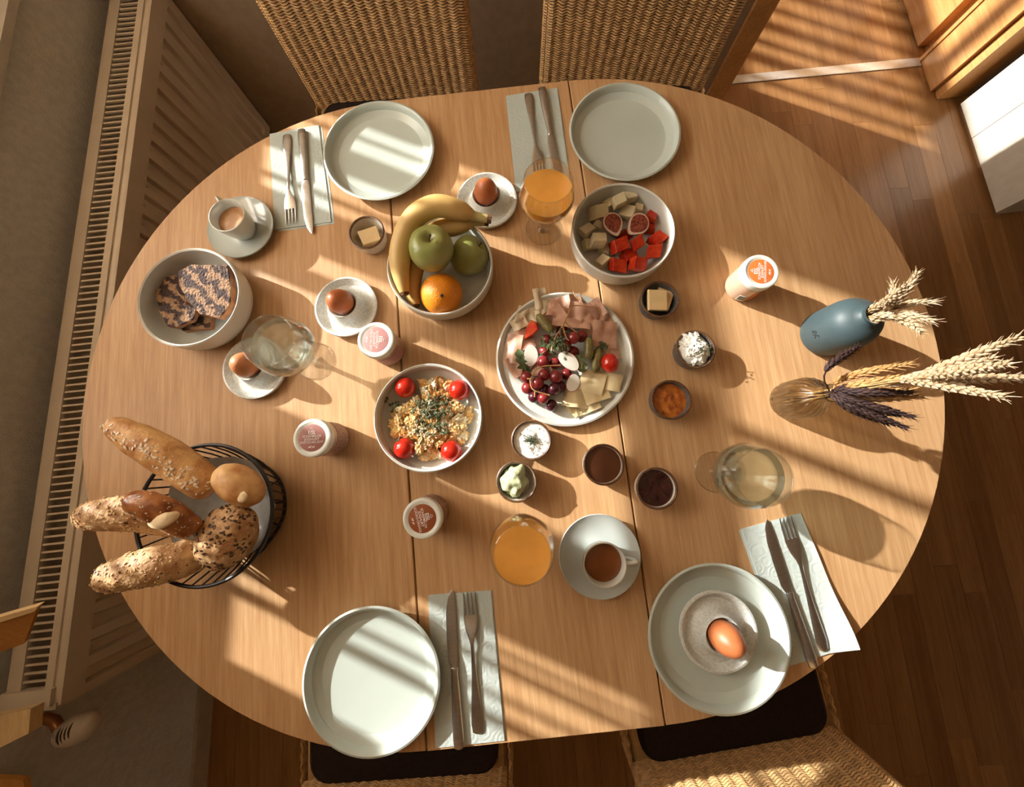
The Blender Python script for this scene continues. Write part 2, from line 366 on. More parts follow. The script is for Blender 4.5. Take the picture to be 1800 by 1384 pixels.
# ribbed front panel
def front():
    vs = []; fs = []; ny, zz = 0, []
    pitch = 0.0535
    ys = []; y = RY0 - 0.006
    N = int((RY1 - RY0 + .012) / pitch * 10)
    for i in range(N + 1): ys.append(RY0 - 0.006 + (RY1 - RY0 + 0.012) * i / N)
    zs = [RZ0, RZ0 + .006, RZ0 + .035, RZ0 + .041, RZ1 - .052, RZ1 - .046, RZ1 - .008, RZ1 - .003, RZ1]
    for z in zs:
        for y in ys:
            ph = ((y - RY0) / pitch) % 1.0
            g = 0.0
            if RZ0 + .04 < z < RZ1 - .05: g = -0.010 if .25 < ph < .75 else 0.0
            u = RX1 + g
            if z >= RZ1 - .001 or z <= RZ0 + .001: u -= 0.006
            vs.append(WS(u, y, z))
    n = len(ys)
    for i in range(len(zs) - 1):
        for j in range(n - 1): fs.append((i * n + j, i * n + j + 1, (i + 1) * n + j + 1, (i + 1) * n + j))
    # back skin so that it has thickness
    o = len(vs); vs += [(v[0] - .008, v[1], v[2]) for v in vs[:n]] ; vs += [(v[0] - .008, v[1], v[2]) for v in vs[(len(zs) - 1) * n:len(zs) * n]]
    for j in range(n - 1):
        fs.append((j, j + 1, o + j + 1, o + j)); fs.append(((len(zs) - 1) * n + j, (len(zs) - 1) * n + j + 1, o + n + j + 1, o + n + j)); fs.append((o + j, o + j + 1, o + n + j + 1, o + n + j))
    me = mesh('front_panel', vs, fs, True); return me
link('front_panel', front(), 'radiator', rd)
RB('grille_rail', RX0 + .001, RX0 + .030, RY0, RY1, RZ1 - .006, RZ1 + .004)
RB('grille_rail', RX1 - .030, RX1 - .014, RY0, RY1, RZ1 - .006, RZ1 + .004)
RB('grille_end', RX0 - .004, RX1 - .010, RY0 - .002, RY0 + .03, RZ1 - .008, RZ1 + .009)
gb = MB().box(-.0275, .0275, -.0020, .0020, -.0010, .0030).mesh('grille_bar', False); gb.materials.append(MT['radiator'])
y = RY0 + 0.045
while y < RY1 - .02:
    link('grille_bar', gb, None, rd, WS((RX0 + RX1) / 2 + .004, y, RZ1)); y += 0.0158
# valve
vv = P(137, 1281, -0.23)
vh = thing('thermostat_valve', 'cream egg-shaped thermostat head with slots beside the radiator end', 'valve', vv, 0)
ax = (P(186, 1262, -0.21) - P(92, 1302, -0.23)).normalized()
vm = MB(); q = ax.to_track_quat('Z', 'Y').to_matrix().to_4x4()
vm.lathe([(0, -.046), (.014, -.045), (.0225, -.038), (.027, -.022), (.0285, 0), (.0275, .018), (.023, .033), (.014, .043), (0, .046)], 28, q)
link('valve_head', vm.mesh('valve_head'), 'radiator', vh)
upv = (CAM - vv).normalized(); upv = (upv - ax * upv.dot(ax)).normalized(); sdv = ax.cross(upv)
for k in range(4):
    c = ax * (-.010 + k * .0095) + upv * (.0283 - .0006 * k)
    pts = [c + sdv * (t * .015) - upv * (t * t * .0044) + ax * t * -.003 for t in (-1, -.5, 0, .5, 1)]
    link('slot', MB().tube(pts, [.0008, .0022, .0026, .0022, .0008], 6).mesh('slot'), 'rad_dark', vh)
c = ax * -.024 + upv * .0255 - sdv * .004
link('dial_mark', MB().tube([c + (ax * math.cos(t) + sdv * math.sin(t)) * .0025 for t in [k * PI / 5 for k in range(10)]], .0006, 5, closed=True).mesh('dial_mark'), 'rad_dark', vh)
pv = P(78, 1262, -0.24)
MT['copper'] = mat('copper', (0.45, 0.20, 0.09), 0.35, metal=0.8, var=0.1)
link('valve_stem', MB().tube([(-ax * .04), (pv - vv) * .7, (pv - vv)], .011, 12).mesh('valve_stem'), 'copper', vh)
link('pipe', MB().tube([pv - vv, Vector((XW + K * pv.y - .01, pv.y, pv.z)) - vv], .009, 12).mesh('pipe'), 'copper', vh)
# ------------------------------------------------------------------ the table
TR, TY, TW = 0.600, 0.608, 0.3886
tb = thing('dining_table', 'oval light oak dining table with a drop-in leaf, set for breakfast', 'table', (0, 0, 0))
def half(s):
    poly = []
    for k in range(65):
        a = -PI / 2 + PI * k / 64; poly.append((s * (TW / 2 + .0012 + TR * math.cos(a)), s * TY * math.sin(a)))
    return MB().prism(poly, TZ - 0.028, TZ, 0.0022)
for s in (-1, 1): link('tabletop_half', half(s).mesh('tabletop_half'), 'oak', tb)
h = TW / 2 - .0012
link('table_leaf', MB().prism([(-h, -TY), (h, -TY), (h, TY), (-h, TY)], TZ - .028, TZ, .0014).mesh('table_leaf', False), 'oak', tb)
link('underframe', MB().box(-.5, .5, -.34, .34, TZ - .10, TZ - .0285).mesh('underframe', False), 'oak', tb)
for sx in (-1, 1):
    for sy in (-1, 1):
        link('leg', MB().prism([(sx * .46 - .03, sy * .30 - .03), (sx * .46 + .03, sy * .30 - .03), (sx * .46 + .03, sy * .30 + .03), (sx * .46 - .03, sy * .30 + .03)], 0, TZ - .1, .004).mesh('leg', False), 'oak', tb)
# ------------------------------------------------------------------ wicker chairs
CWD, BT = 0.48, 0.05                          # width and thickness of the back
def strand(path, nrm, z, row, amp, n):
    """sinusoidal strand following a path (list of (point2d, normal2d, arclength))"""
    pts = []
    for (p, nn, s) in path:
        a = amp * math.cos(2 * PI * s / 0.024)
        sh = math.sin(PI * s / 0.024); sh = max(-1, min(1, 1.6 * sh))
        pts.append((p[0] + nn[0] * a, p[1] + nn[1] * a, z + 0.0009 * sh - 0.0008 * math.cos(2 * PI * s / 0.024)))
    return pts
def rrect_path(segs, r, step):
    """polyline with arcs -> sampled (p, n, s)"""
    raw = []
    for kind, *d in segs:
        if kind == 'l':
            a, b, nn = d; L = (Vector(b) - Vector(a)).length; k = max(2, int(L / step))
            for i in range(k): raw.append((Vector(a).lerp(Vector(b), i / k), Vector(nn)))
        else:
            c, a0, a1 = d; k = 4
            for i in range(k):
                a = lerp(a0, a1, i / k); nn = Vector((math.cos(a), math.sin(a))); raw.append((Vector(c) + nn * r, nn))
    out = []; s = 0
    for i, (p, nn) in enumerate(raw):
        if i: s += (p - raw[i - 1][0]).length
        out.append((p, nn, s))
    return out
W2 = CWD / 2; r = 0.02
bp_ = rrect_path([('l', (-W2, -BT), (-W2, -r), (-1, 0)), ('a', (-W2 + r, -r), PI, PI / 2), ('l', (-W2 + r, 0), (W2 - r, 0), (0, 1)), ('a', (W2 - r, -r), PI / 2, 0), ('l', (W2, -r), (W2, -BT), (1, 0))], r, 0.006)
bw = MB(); row = 0; z = 0.455
while z < 1.03:
    bw.tube(strand(bp_, None, z, row, 0.0025, 0), 0.0025, 4, cap=False); z += 0.0062; row += 1
BACKW = bw.mesh('back_weave')
SD = 0.46
sp_ = rrect_path([('l', (-W2, -.02), (-W2, SD - r), (-1, 0)), ('a', (-W2 + r, SD - r), PI, PI / 2), ('l', (-W2 + r, SD), (W2 - r, SD), (0, 1)), ('a', (W2 - r, SD - r), PI / 2, 0), ('l', (W2, SD - r), (W2, -.02), (1, 0))], r, 0.006)
sw = MB(); row = 0; z = 0.37
while z < 0.462:
    sw.tube(strand(sp_, None, z, row, 0.0025, 0), 0.0025, 4, cap=False); z += 0.0062; row += 1
SEATW = sw.mesh('seat_weave')
def make_chair(label):
    t = thing('wicker_chair', label, 'chair', group='wicker chairs around the table')
    link('back_core', MB().prism([(-W2 + .005, -BT), (W2 - .005, -BT), (W2 - .005, -.005), (-W2 + .005, -.005)], 0.44, 1.03, .008).mesh('back_core'), 'wicker_core', t)
    b = link('back_weave', BACKW, 'wicker', t); b['kind'] = 'stuff'
    link('top_roll', MB().tube([(-W2 + .01, -.02, 1.025), (0, -.02, 1.035), (W2 - .01, -.02, 1.025)], .024, 12).mesh('top_roll'), 'wicker', t)
    s = link('seat_weave', SEATW, 'wicker', t); s['kind'] = 'stuff'
    link('seat_base', MB().prism([(-W2 + .006, -.03), (W2 - .006, -.03), (W2 - .006, SD - .006), (-W2 + .006, SD - .006)], 0.37, 0.455, .012).mesh('seat_base'), 'wicker_core', t)
    cp = []
    for (cx, cy, a0) in ((W2 - .07, .045, -PI / 2), (W2 - .07, SD - .06, 0), (-W2 + .07, SD - .06, PI / 2), (-W2 + .07, .045, PI)):
        for k in range(6):
            a = a0 + PI / 2 * k / 5; cp.append((cx + .045 * math.cos(a), cy + .045 * math.sin(a)))
    link('cushion', MB().prism(cp, 0.44, 0.478, .010).mesh('cushion'), 'cushion', t)
    for sx in (-1, 1):
        for yy in (-.02, SD - .03):
            link('leg', MB().tube([(sx * (W2 - .03), yy, .45), (sx * (W2 - .03), yy, 0.0)], [.02, .016], 10).mesh('leg'), 'dark_wood', t)
    return t
ch0 = make_chair('wicker chair whose woven back stands behind the green apples and the striped-lit plate')
ch0.location = (-0.243, 0.915, 0); ch0.rotation_euler = (0, 0, PI + math.radians(-3))
ch1 = copy_tree(ch0); ch1['label'] = 'wicker chair with its woven back beside the doorway, next to the sunlit threshold strip'
ch1.location = (0.425, 0.875, 0); ch1.rotation_euler = (0, 0, PI + math.radians(-7.5))
#link('side_post', MB().prism([(-W2 - .052, -BT - .01), (-W2 - .005, -BT - .01), (-W2 - .005, -.004), (-W2 - .052, -.004)], 0.0, 1.04, .004).mesh('side_post'), 'dark_wood', ch1)
ch2 = copy_tree(ch0); ch2['label'] = 'wicker chair with a sunlit back pushed in at the plate that holds an egg'
ch2.location = (0.425, -0.855, 0); ch2.rotation_euler = (0, 0, math.radians(3.5))
ch3 = copy_tree(ch0); ch3['label'] = 'dark wicker chair in the shade under the empty plate beside knife and fork'
ch3.location = (-0.33, -0.845, 0); ch3.rotation_euler = (0, 0, math.radians(-2))
# pale wooden boards at the frame's edge, standing beside the radiator
MT['pale_wood'] = wood('pale_wood', (0.62, 0.42, 0.20), (0.78, 0.58, 0.32), rough=0.5)
MT['orange_wood'] = wood('orange_wood', (0.46, 0.19, 0.04), (0.58, 0.28, 0.08), rough=0.5)
sx0 = P(0, 1275, -0.06)
st = thing('wall_rack', 'pale and orange wooden boards of a wall rack at the radiator end', 'rack', (sx0.x, sx0.y, sx0.z))
BOXF = [(0, 1, 2, 3), (7, 6, 5, 4), (0, 4, 5, 1), (1, 5, 6, 2), (2, 6, 7, 3), (3, 7, 4, 0)]
def board(quad, th, m, dn=None):
    q = [Vector(p) - st.location for p in quad]; n = (q[1] - q[0]).cross(q[3] - q[0]).normalized()
    if n.z > 0: n = -n
    if dn: n = Vector(dn)
    link('board', MB().add(q + [p + n * th for p in q], BOXF).mesh('board', False), m, st)
board([P(-30, 1100, .06), P(65, 1071, .06), P(42, 1132, .02), P(-30, 1158, .02)], .008, 'orange_wood')
board([P(-30, 1094, .066), P(67, 1066, .066), P(60, 1076, .062), P(-30, 1104, .062)], .010, 'pale_wood')
board([P(-30, 1266, -.05), P(54, 1247, -.05), P(50, 1290, -.055), P(-30, 1330, -.055)], .02, 'pale_wood', (0, 0, -1))
board([P(-30, 1368, -.15), P(40, 1372, -.15), P(60, 1440, -.16), P(-30, 1440, -.16)], .01, 'orange_wood')
def wallx(y): return XW + K * y
for px, py, h, rr in ((-12, 1120, .038, .010), (5, 1288, -.064, .009), (-12, 1410, -.162, .009)):
    a_ = P(px, py, h); e_ = Vector((wallx(a_.y) if h < 0 else XG + K * a_.y, a_.y, a_.z))
    link('bracket', MB().tube([a_ - st.location, e_ - st.location], rr, 10).mesh('bracket'), 'pale_wood', st)
# ------------------------------------------------------------------ crockery
def T(p, dz=0.0): return Vector((p.x, p.y, TZ + dz))
def at(px, py, h): return T(P(px, py, h))      # foot point of something whose feature at height h shows at this pixel
def plate_prof(R, h=0.022, base=0.62, t=0.005):
    rb = R * base
    return [(0, 0.0), (rb, 0.0), (rb * 1.06, .003), (R * .93, h * .55), (R * .985, h * .85), (R, h), (R - .0035, h + .0012), (R - .007, h - .0012), (R * .905, h * .48), (R * .84, t + .0028), (R * .70, t + .0010), (R * .5, t), (0, t)]
def lathe_thing(name, prof, loc, m, label, cat, group=None, n=72, rz=0):
    o = link(name, MB().lathe(prof, n).mesh(name), m, None, loc, (0, 0, rz)); return tag(o, label, cat, group)
G_PL = 'dinner plates at the four settings'
lathe_thing('plate', plate_prof(.111), at(666, 264, .020), 'plate', 'grey-green plate crossed by bands of sunlight, beside the apples', 'plate', G_PL)
lathe_thing('plate', plate_prof(.110), at(1098, 231, .020), 'plate', 'empty grey-green plate in the shade touching the bowl with figs', 'plate', G_PL)
lathe_thing('plate', plate_prof(.112), at(653, 1195, .020), 'plate', 'empty pale plate with one slanting shadow, beside knife and fork', 'plate', G_PL)
plD = at(1263, 1120, .020)
lathe_thing('plate', plate_prof(.114), plD, 'plate', 'grey plate with an egg cup standing on it', 'plate', G_PL)
plF = at(993, 628, .018)
lathe_thing('platter', plate_prof(.1255, .015, .74), plF, 'porcelain', 'large white platter holding ham, cheese and grapes', 'platter')
def bowl_prof(R, h, t=0.0045):
    return [(0, 0.0), (R * .70, 0.0), (R * .82, .004), (R * .94, .016), (R * .985, h * .5), (R, h - .001), (R - .002, h + .0008), (R - t, h - .001), (R * .985 - t, h * .5), (R * .90 - t, .018), (R * .78 - t, .008), (R * .5, .006), (0, .006)]
BW = {}
BW['babka'] = at(331, 521, .058); BW['fruit'] = at(773, 465, .055); BW['veg'] = at(1096, 403, .058); BW['egg'] = at(752, 733, .046)
lathe_thing('bowl', bowl_prof(.093, .058), BW['babka'], 'bowl', 'deep white bowl holding slices of marbled cake', 'bowl', 'white serving bowls')
lathe_thing('bowl', bowl_prof(.0955, .055), BW['fruit'], 'bowl', 'white bowl holding apples, bananas and an orange', 'bowl', 'white serving bowls')
lathe_thing('bowl', bowl_prof(.0925, .058), BW['veg'], 'bowl', 'white bowl holding melon cubes, figs and red fruit', 'bowl', 'white serving bowls')
lathe_thing('bowl', bowl_prof(.0935, .046), BW['egg'], 'bowl', 'white bowl holding scrambled eggs and cherry tomatoes', 'bowl', 'white serving bowls')
# egg cups with built-in saucer
def cup_prof():
    return [(0, 0), (.047, 0), (.0565, .005), (.0595, .012), (.0585, .0145), (.0555, .0148), (.0515, .010), (.047, .0052), (.040, .0048), (.0340, .0085), (.0290, .020), (.0278, .0275), (.0264, .0288), (.0246, .0272), (.0215, .018), (.012, .011), (0, .009)]
def egg_prof(s=1.0):
    pr = []
    for k in range(17):
        t = PI * k / 16; z = -math.cos(t); r_ = math.sin(t) * (1 - .10 * z)
        pr.append((max(0, .0215 * r_ * s) if 0 < k < 16 else 0, .0275 * s * z))
    return pr
for i, (px, py, h, dz, em, l1, l2) in enumerate([
    (856, 353, .010, 0, 'egg', 'speckled egg cup with saucer beside the banana stem', 'dark brown egg in the cup beside the banana stem'),
    (609, 540, .010, 0, 'egg', 'speckled egg cup with saucer touching the pink-topped jar', 'dark brown egg in the cup touching the pink-topped jar'),
    (449, 647, .010, 0, 'egg2', 'speckled egg cup with saucer half under the water glass', 'light brown egg partly seen past the water glass'),
    (1262, 1110, .018, .0055, 'egg', 'speckled egg cup with saucer standing on a grey plate', 'brown egg in the cup on the grey plate')]):
    c = at(px, py, h); c.z += dz; s_ = 1.0 if i != 3 else 1.06
    lathe_thing('egg_cup', [(a * s_, b * s_) for a, b in cup_prof()], c, 'speckle', l1, 'egg cup', 'egg cups')
    e = link('egg', MB().lathe(egg_prof(1.03 * s_), 32).mesh('egg'), em, None, c + Vector((0, 0, .0375 * s_)), (math.radians(7 if i < 3 else 16), math.radians([3, -6, 5, 12][i]), 0))
    tag(e, l2, 'egg', 'boiled eggs in cups')
# coffee cups
def saucer_prof(R): return [(0, 0), (R * .55, 0), (R * .6, .002), (R * .9, .010), (R, .0145), (R - .001, .016), (R * .93, .0135), (R * .62, .0055), (R * .40, .0045), (0, .0045)]
def mug(sp, R, cp, cr, ch_, hang, names, liq, lev, mcup):
    s0 = lathe_thing('saucer', saucer_prof(R), sp, 'saucer', names[0], 'saucer', 'coffee saucers')
    t = thing('coffee_cup', names[1], 'cup', cp + Vector((0, 0, .0048)), hang, 'coffee cups')
    link('cup_body', MB().lathe([(0, 0), (cr * .62, 0), (cr * .70, .003), (cr * .84, ch_ * .35), (cr * .95, ch_ * .7), (cr, ch_), (cr - .0015, ch_ + .0006), (cr - .003, ch_ - .001), (cr * .95 - .003, ch_ * .7), (cr * .80 - .002, ch_ * .3), (cr * .6, .005), (0, .005)], 48).mesh('cup_body'), mcup, t)
    hp = spline([(cr * .93, 0, ch_ * .86), (cr + .012, 0, ch_ * .88), (cr + .018, 0, ch_ * .66), (cr + .010, 0, ch_ * .40), (cr * .82, 0, ch_ * .34)], 14)
    link('handle', MB().tube(hp, .0033, 10, flat=1.5).mesh('handle'), mcup, t)
    lr = (cr * .95 - .004) * .5 + (cr - .003) * .5 if lev > .7 else cr * (.80 + (lev - .3) * .37) - .003
    lz = ch_ * lev
    o = link('coffee', MB().lathe([(0, lz - .006), (lr * .93, lz - .006), (lr, lz - .0004), (lr * .97, lz), (lr * .5, lz + .0003), (0, lz + .0003)], 40).mesh('coffee'), liq, None, cp + Vector((0, 0, .0048)))
    tag(o, names[2], 'coffee')
sl1 = at(423, 399, .014); cl1 = at(398, 376, .062)
mug(sl1, .0655, sl1.lerp(cl1, .35), .0335, .050, math.radians(118), ('grey-blue saucer beside the deep cake bowl', 'small white cup of milky espresso by the cake bowl', 'pale espresso crema in the small white cup'), 'coffee', .66, 'porcelain')
sl2 = at(1054, 978, .014)
mug(sl2, .069, at(1057, 985, .03), .0345, .052, math.radians(-4), ('grey-blue saucer next to the tall glass of orange juice', 'white cup of dark coffee with its handle to the table seam', 'dark red-brown coffee in the white cup'), 'tea', .72, 'porcelain')
# ------------------------------------------------------------------ little dip cups
MT['rimglaze'] = mat('brown_rim_glaze', (0.12, 0.06, 0.03), 0.4, var=0.3, scale=200)
MT['cupwhite'] = mat('speckled_white_cup', (0.55, 0.50, 0.42), 0.4, scale=380, col2=(0.68, 0.63, 0.55))
MT['cupdark'] = mat('dark_grey_cup', (0.10, 0.10, 0.105), 0.4, var=0.2, scale=80)
MT['butter'] = mat('butter', (0.74, 0.56, 0.30), 0.45, var=0.05, scale=40, sss=0.2)
MT['quark'] = mat('white_quark', (0.80, 0.79, 0.72), 0.45, var=0.06, scale=60, bump=0.5, bscale=90)
MT['greenspread'] = mat('green_spread', (0.42, 0.47, 0.28), 0.55, var=0.15, scale=60, bump=1.0, bscale=160)
MT['choc'] = mat('chocolate_cream', (0.085, 0.026, 0.010), 0.25, var=0.12, scale=20, coat=0.3)
MT['jam'] = mat('dark_jam', (0.035, 0.006, 0.006), 0.08, var=0.35, scale=90, bump=0.8, bscale=150, coat=0.6)
MT['apricot'] = mat('apricot_jam', (0.30, 0.065, 0.008), 0.10, scale=70, col2=(0.52, 0.17, 0.02), bump=0.8, bscale=120, coat=0.5)
MT['herb'] = mat('chives', (0.035, 0.055, 0.018), 0.6, var=0.4, scale=300)
def dip(px, py, h, R, outer, label):
    c = at(px, py, h)
    t = thing('dip_cup', label, 'cup', c, 0, 'small dip cups')
    link('cup_body', MB().lathe([(0, 0), (R * .72, 0), (R * .82, .003), (R * .95, h * .5), (R, h - .0012), (R - .0032, h - .0012), (R * .95 - .004, h * .5), (R * .8 - .004, .006), (0, .0045)], 40).mesh('cup_body'), outer, t)
    link('rim_band', MB().lathe([(R + .0002, h - .0026), (R + .0004, h - .0004), (R - .0016, h + .0006), (R - .0034, h - .0004), (R - .0034, h - .0024)], 40).mesh('rim_band'), 'rimglaze', t)
    return c, R
def fill(c, R, z, m, label, amp=.0015, freq=90, name='spread', dome=0.0, seed=0):
    mb = MB(); n = 36; prof = [(0, 0)] + [(R * .9 * k / 9, 0) for k in range(1, 10)]
    vs = []; fs = []
    for i in range(11):
        for k in range(n):
            a = 2 * PI * k / n; rr = R * i / 10; x, y_ = rr * math.cos(a), rr * math.sin(a)
            zz = z + dome * (1 - (i / 10) ** 2) + amp * noise.noise(Vector((x * freq + seed, y_ * freq, seed))) * (1 if i < 10 else 0)
            vs.append((x, y_, zz))
    for i in range(10):
        for k in range(n): fs.append((i * n + k, i * n + (k + 1) % n, (i + 1) * n + (k + 1) % n, (i + 1) * n + k))
    o0 = len(vs)
    for k in range(n):
        a = 2 * PI * k / n; vs.append((R * .86 * math.cos(a), R * .86 * math.sin(a), z - .014))
    for k in range(n): fs.append((10 * n + k, 10 * n + (k + 1) % n, o0 + (k + 1) % n, o0 + k))
    fs.append(tuple(o0 + k for k in range(n)))
    o = link(name, mesh(name, vs, fs), m, None, c); return tag(o, label, 'spread')
def chives(parent, R, z, n, spread, cx=0, cy=0, big=1.0):
    mb = MB()
    for _ in range(n):
        a = random.random() * 2 * PI; rr = abs(random.gauss(0, spread)); x, y_ = cx + rr * math.cos(a), cy + rr * math.sin(a)
        if math.hypot(x, y_) > R * .9: continue
        t = random.random() * PI; l = random.uniform(.0008, .0018) * big
        mb.tube([(x - l * math.cos(t), y_ - l * math.sin(t), z + random.random() * .001), (x + l * math.cos(t), y_ + l * math.sin(t), z + .0006 + random.random() * .001)], .0007 * big, 5)
    o = link('chives', mb.mesh('chives'), 'herb', parent); o['kind'] = 'stuff'
def butter_piece(c, dx, dy, z, w, l, hh, rz, tilt, label):
    mb = MB().prism([(-w / 2, -l / 2), (w / 2, -l / 2), (w / 2, l / 2), (-w / 2, l / 2)], -hh / 2, hh / 2, .0014)
    me = mb.mesh('butter_pat', False)
    for v in me.vertices: v.co += Vector((noise.noise(v.co * 80), noise.noise(v.co * 80 + Vector((3, 3, 3))), noise.noise(v.co * 70))) * .0012
    o = link('butter_pat', me, 'butter', None, c + Vector((dx, dy, z)), (tilt, tilt * .6, rz)); tag(o, label, 'butter', 'butter in dip cups')
c, R = dip(644, 408, .036, .0335, 'cupwhite', 'speckled white cup with brown rim holding a butter block')
butter_piece(c, .001, -.001, .0200, .036, .030, .019, .3, .12, 'block of butter in the white cup beside the banana bowl')
c, R = dip(1160, 526, .034, .0345, 'cupdark', 'dark cup holding two slices of butter')
butter_piece(c, -.005, -.001, .0310, .034, .038, .008, -.12, .10, 'front slice of butter in the dark cup')
butter_piece(c, .010, .003, .0255, .030, .040, .008, -.5, -.12, 'rear slice of butter leaning in the dark cup')
c, R = dip(934, 774, .034, .0345, 'cupdark', 'dark cup filled with white quark and chopped herbs')
q_ = fill(c, R - .0038, .029, 'quark', 'white quark topped with chopped chives', .003, 110); chives(q_, R, .0315, 110, .009); 
c, R = dip(908, 847, .034, .0345, 'cupwhite', 'pale cup holding a scoop of green spread')
me = MB(); me.blob((0, 0, 0), (.0215, .0265, .020), 4, .32, 2.2, 5.0)
o = link('spread', me.mesh('spread'), 'greenspread', None, c + Vector((-.003, .003, .0235)), (0, 0, -.25)); tag(o, 'scoop of pale green spread with a ragged surface', 'spread')
c, R = dip(1061, 817, .036, .0345, 'cupwhite', 'cup filled to the rim with smooth chocolate cream'); fill(c, R - .0038, .031, 'choc', 'smooth dark chocolate cream in its cup', .0004, 40)
c, R = dip(1155, 859, .036, .0345, 'cupwhite', 'cup filled with nearly black berry jam'); fill(c, R - .0038, .028, 'jam', 'glossy nearly black berry jam in its cup', .002, 120)
c, R = dip(1180, 703, .036, .0345, 'cupdark', 'dark cup filled with orange apricot jam'); fill(c, R - .0038, .026, 'apricot', 'glossy orange-red apricot jam in its cup', .003, 130)
c, R = dip(1223, 614, .034, .0345, 'cupdark', 'dark cup heaped with white cream cheese and herbs')
mb = MB()
for k in range(26):
    a = random.random() * 2 * PI; rr = .022 * math.sqrt(random.random())
    xf = Matrix.Rotation(random.random() * 6, 3, 'Z') @ Matrix.Rotation(random.gauss(0, .35), 3, 'X')
    mb.blob((rr * math.cos(a) - .002, rr * math.sin(a) + .002, .028 + .012 * (1 - rr / .026) + random.random() * .004), (.0105, .0055, .005), 3, .5, 2.4, k * 3.1, xf)
mb.blob((0, 0, .026), (.028, .028, .012), 3, .2, 3)
o = link('cream_cheese', mb.mesh('cream_cheese'), 'quark', None, c); tag(o, 'ragged heap of white cream cheese sprinkled with herbs', 'cream cheese'); chives(o, R, .0435, 60, .009, .003, .001, 1.2)
# ------------------------------------------------------------------ yogurt jars
MT['lid'] = mat('white_plastic_lid', (0.66, 0.69, 0.64), 0.35, var=0.02)
MT['ink'] = mat('white_ink', (0.82, 0.78, 0.74), 0.6, var=0.02)
MT['sidelabel'] = mat('printed_side_label', (0.18, 0.085, 0.06), 0.5, scale=260, col2=(0.42, 0.26, 0.20), stretch=(1, 1, 2))
MT['barcode'] = None
def text(s, size, loc, parent, m='ink', rot=0.0, name='lettering', xs=1.0, bold=0.0):
    cu = bpy.data.curves.new(name, 'FONT'); cu.body = s; cu.size = size; cu.align_x = 'CENTER'; cu.align_y = 'CENTER'; cu.extrude = .00012; cu.offset = bold
    to = bpy.data.objects.new('tmp', cu); COL.objects.link(to)
    me = bpy.data.meshes.new_from_object(to.evaluated_get(bpy.context.evaluated_depsgraph_get()))
    bpy.data.objects.remove(to); bpy.data.curves.remove(cu); me.name = name
    for v in me.vertices: v.co.x *= xs
    me.materials.clear()
    return link(name, me, m, parent, loc, (0, 0, rot))
def jar(px, py, h, rz, disc, body, flavour, label, name_body, lw2=1.1):
    c = at(px, py, h); t = thing('yogurt_jar', label, 'jar', c, rz, 'sheep yogurt jars')
    R = .0315
    link('jar_body', MB().lathe([(0, 0), (.0255, 0), (.0285, .002), (.0300, .008), (.0302, h - .020), (.0295, h - .012), (.029, h - .004), (0, h - .004)], 40).mesh('jar_body'), body, t)
    ld = link('lid', MB().lathe([(.0298, h - .013), (R, h - .012), (R, h - .003), (R - .0008, h - .0008), (R - .0025, h), (R - .006, h), (R - .0068, h - .0006), (0, h - .0006)], 48).mesh('lid'), 'lid', t)
    dm = mat('lid_disc_print', disc, 0.5, var=0.04, scale=30)
    d = link('lid_disc', MB().lathe([(0, h - .0008), (.0222, h - .0008), (.0222, h - .0003), (.0218, h - .0002), (0, h - .0002)], 40).mesh('lid_disc'), dm, t)
    z = h
    text('EISL', .0088, (0, .0085, z), d, xs=.85, bold=.0001); text('SCHAFMILCH', .0056, (0, .0026, z), d, xs=.92, bold=.00003); text('JOGHURT', .0056, (0, -.0024, z), d, xs=.98, bold=.00003)
    text(flavour, .0052, (0, -.0074, z), d, xs=.88)
    # little hat above the name, two sheep below
    hat = MB().tube([(-.0032, .0146, z), (-.0016, .0150, z), (-.0010, .0172, z), (.0012, .0172, z), (.0017, .0150, z), (.0034, .0147, z), (0, .0139, z)], .0003, 5, closed=True)
    link('hat_mark', hat.mesh('hat_mark'), 'ink', d)
    shp = MB()
    for sx, sc_ in ((-.0026, 1.0), (.0030, .85)):
        shp.prism([(sx + a * .0011 * sc_, -.0150 + b * .0011 * sc_) for a, b in [(-2, -1.6), (-1.5, -1.6), (-1.4, -.4), (.8, -.4), (.9, -1.6), (1.4, -1.6), (1.5, .6), (2.2, 1.2), (2.0, 2.0), (1.2, 1.8), (.6, 1.0), (-1.6, 1.0), (-2.1, .4)]], z - .0001, z + .0002)
    link('sheep_mark', shp.mesh('sheep_mark', False), 'ink', d)
    # printed label round part of the side
    vs = []; fs = []; n = 20
    for i in range(n + 1):
        a = name_body - rz + lw2 * (-1 + 2 * i / n); vs += [(.0306 * math.cos(a), .0306 * math.sin(a), .010), (.0306 * math.cos(a), .0306 * math.sin(a), h - .026), (.0299 * math.cos(a), .0299 * math.sin(a), h - .026), (.0299 * math.cos(a), .0299 * math.sin(a), .010)]
    for i in range(n):
        for k in range(4): fs.append((4 * i + k, 4 * i + (k + 1) % 4, 4 * i + 4 + (k + 1) % 4, 4 * i + 4 + k))
    fs += [(0, 1, 2, 3), (4 * n, 4 * n + 1, 4 * n + 2, 4 * n + 3)]
    link('side_label', mesh('side_label', vs, fs), dm if disc[0] > .45 else 'sidelabel', t)
    return t
MT['jar_pale'] = mat('jar_of_pale_yogurt', (0.62, 0.42, 0.30), 0.2, var=0.05, scale=20, coat=0.5)
MT['jar_mauve'] = mat('jar_of_mauve_yogurt', (0.42, 0.27, 0.22), 0.2, var=0.05, scale=20, coat=0.5)
MT['jar_brown'] = mat('jar_of_brown_yogurt', (0.20, 0.10, 0.05), 0.2, var=0.05, scale=20, coat=0.5)
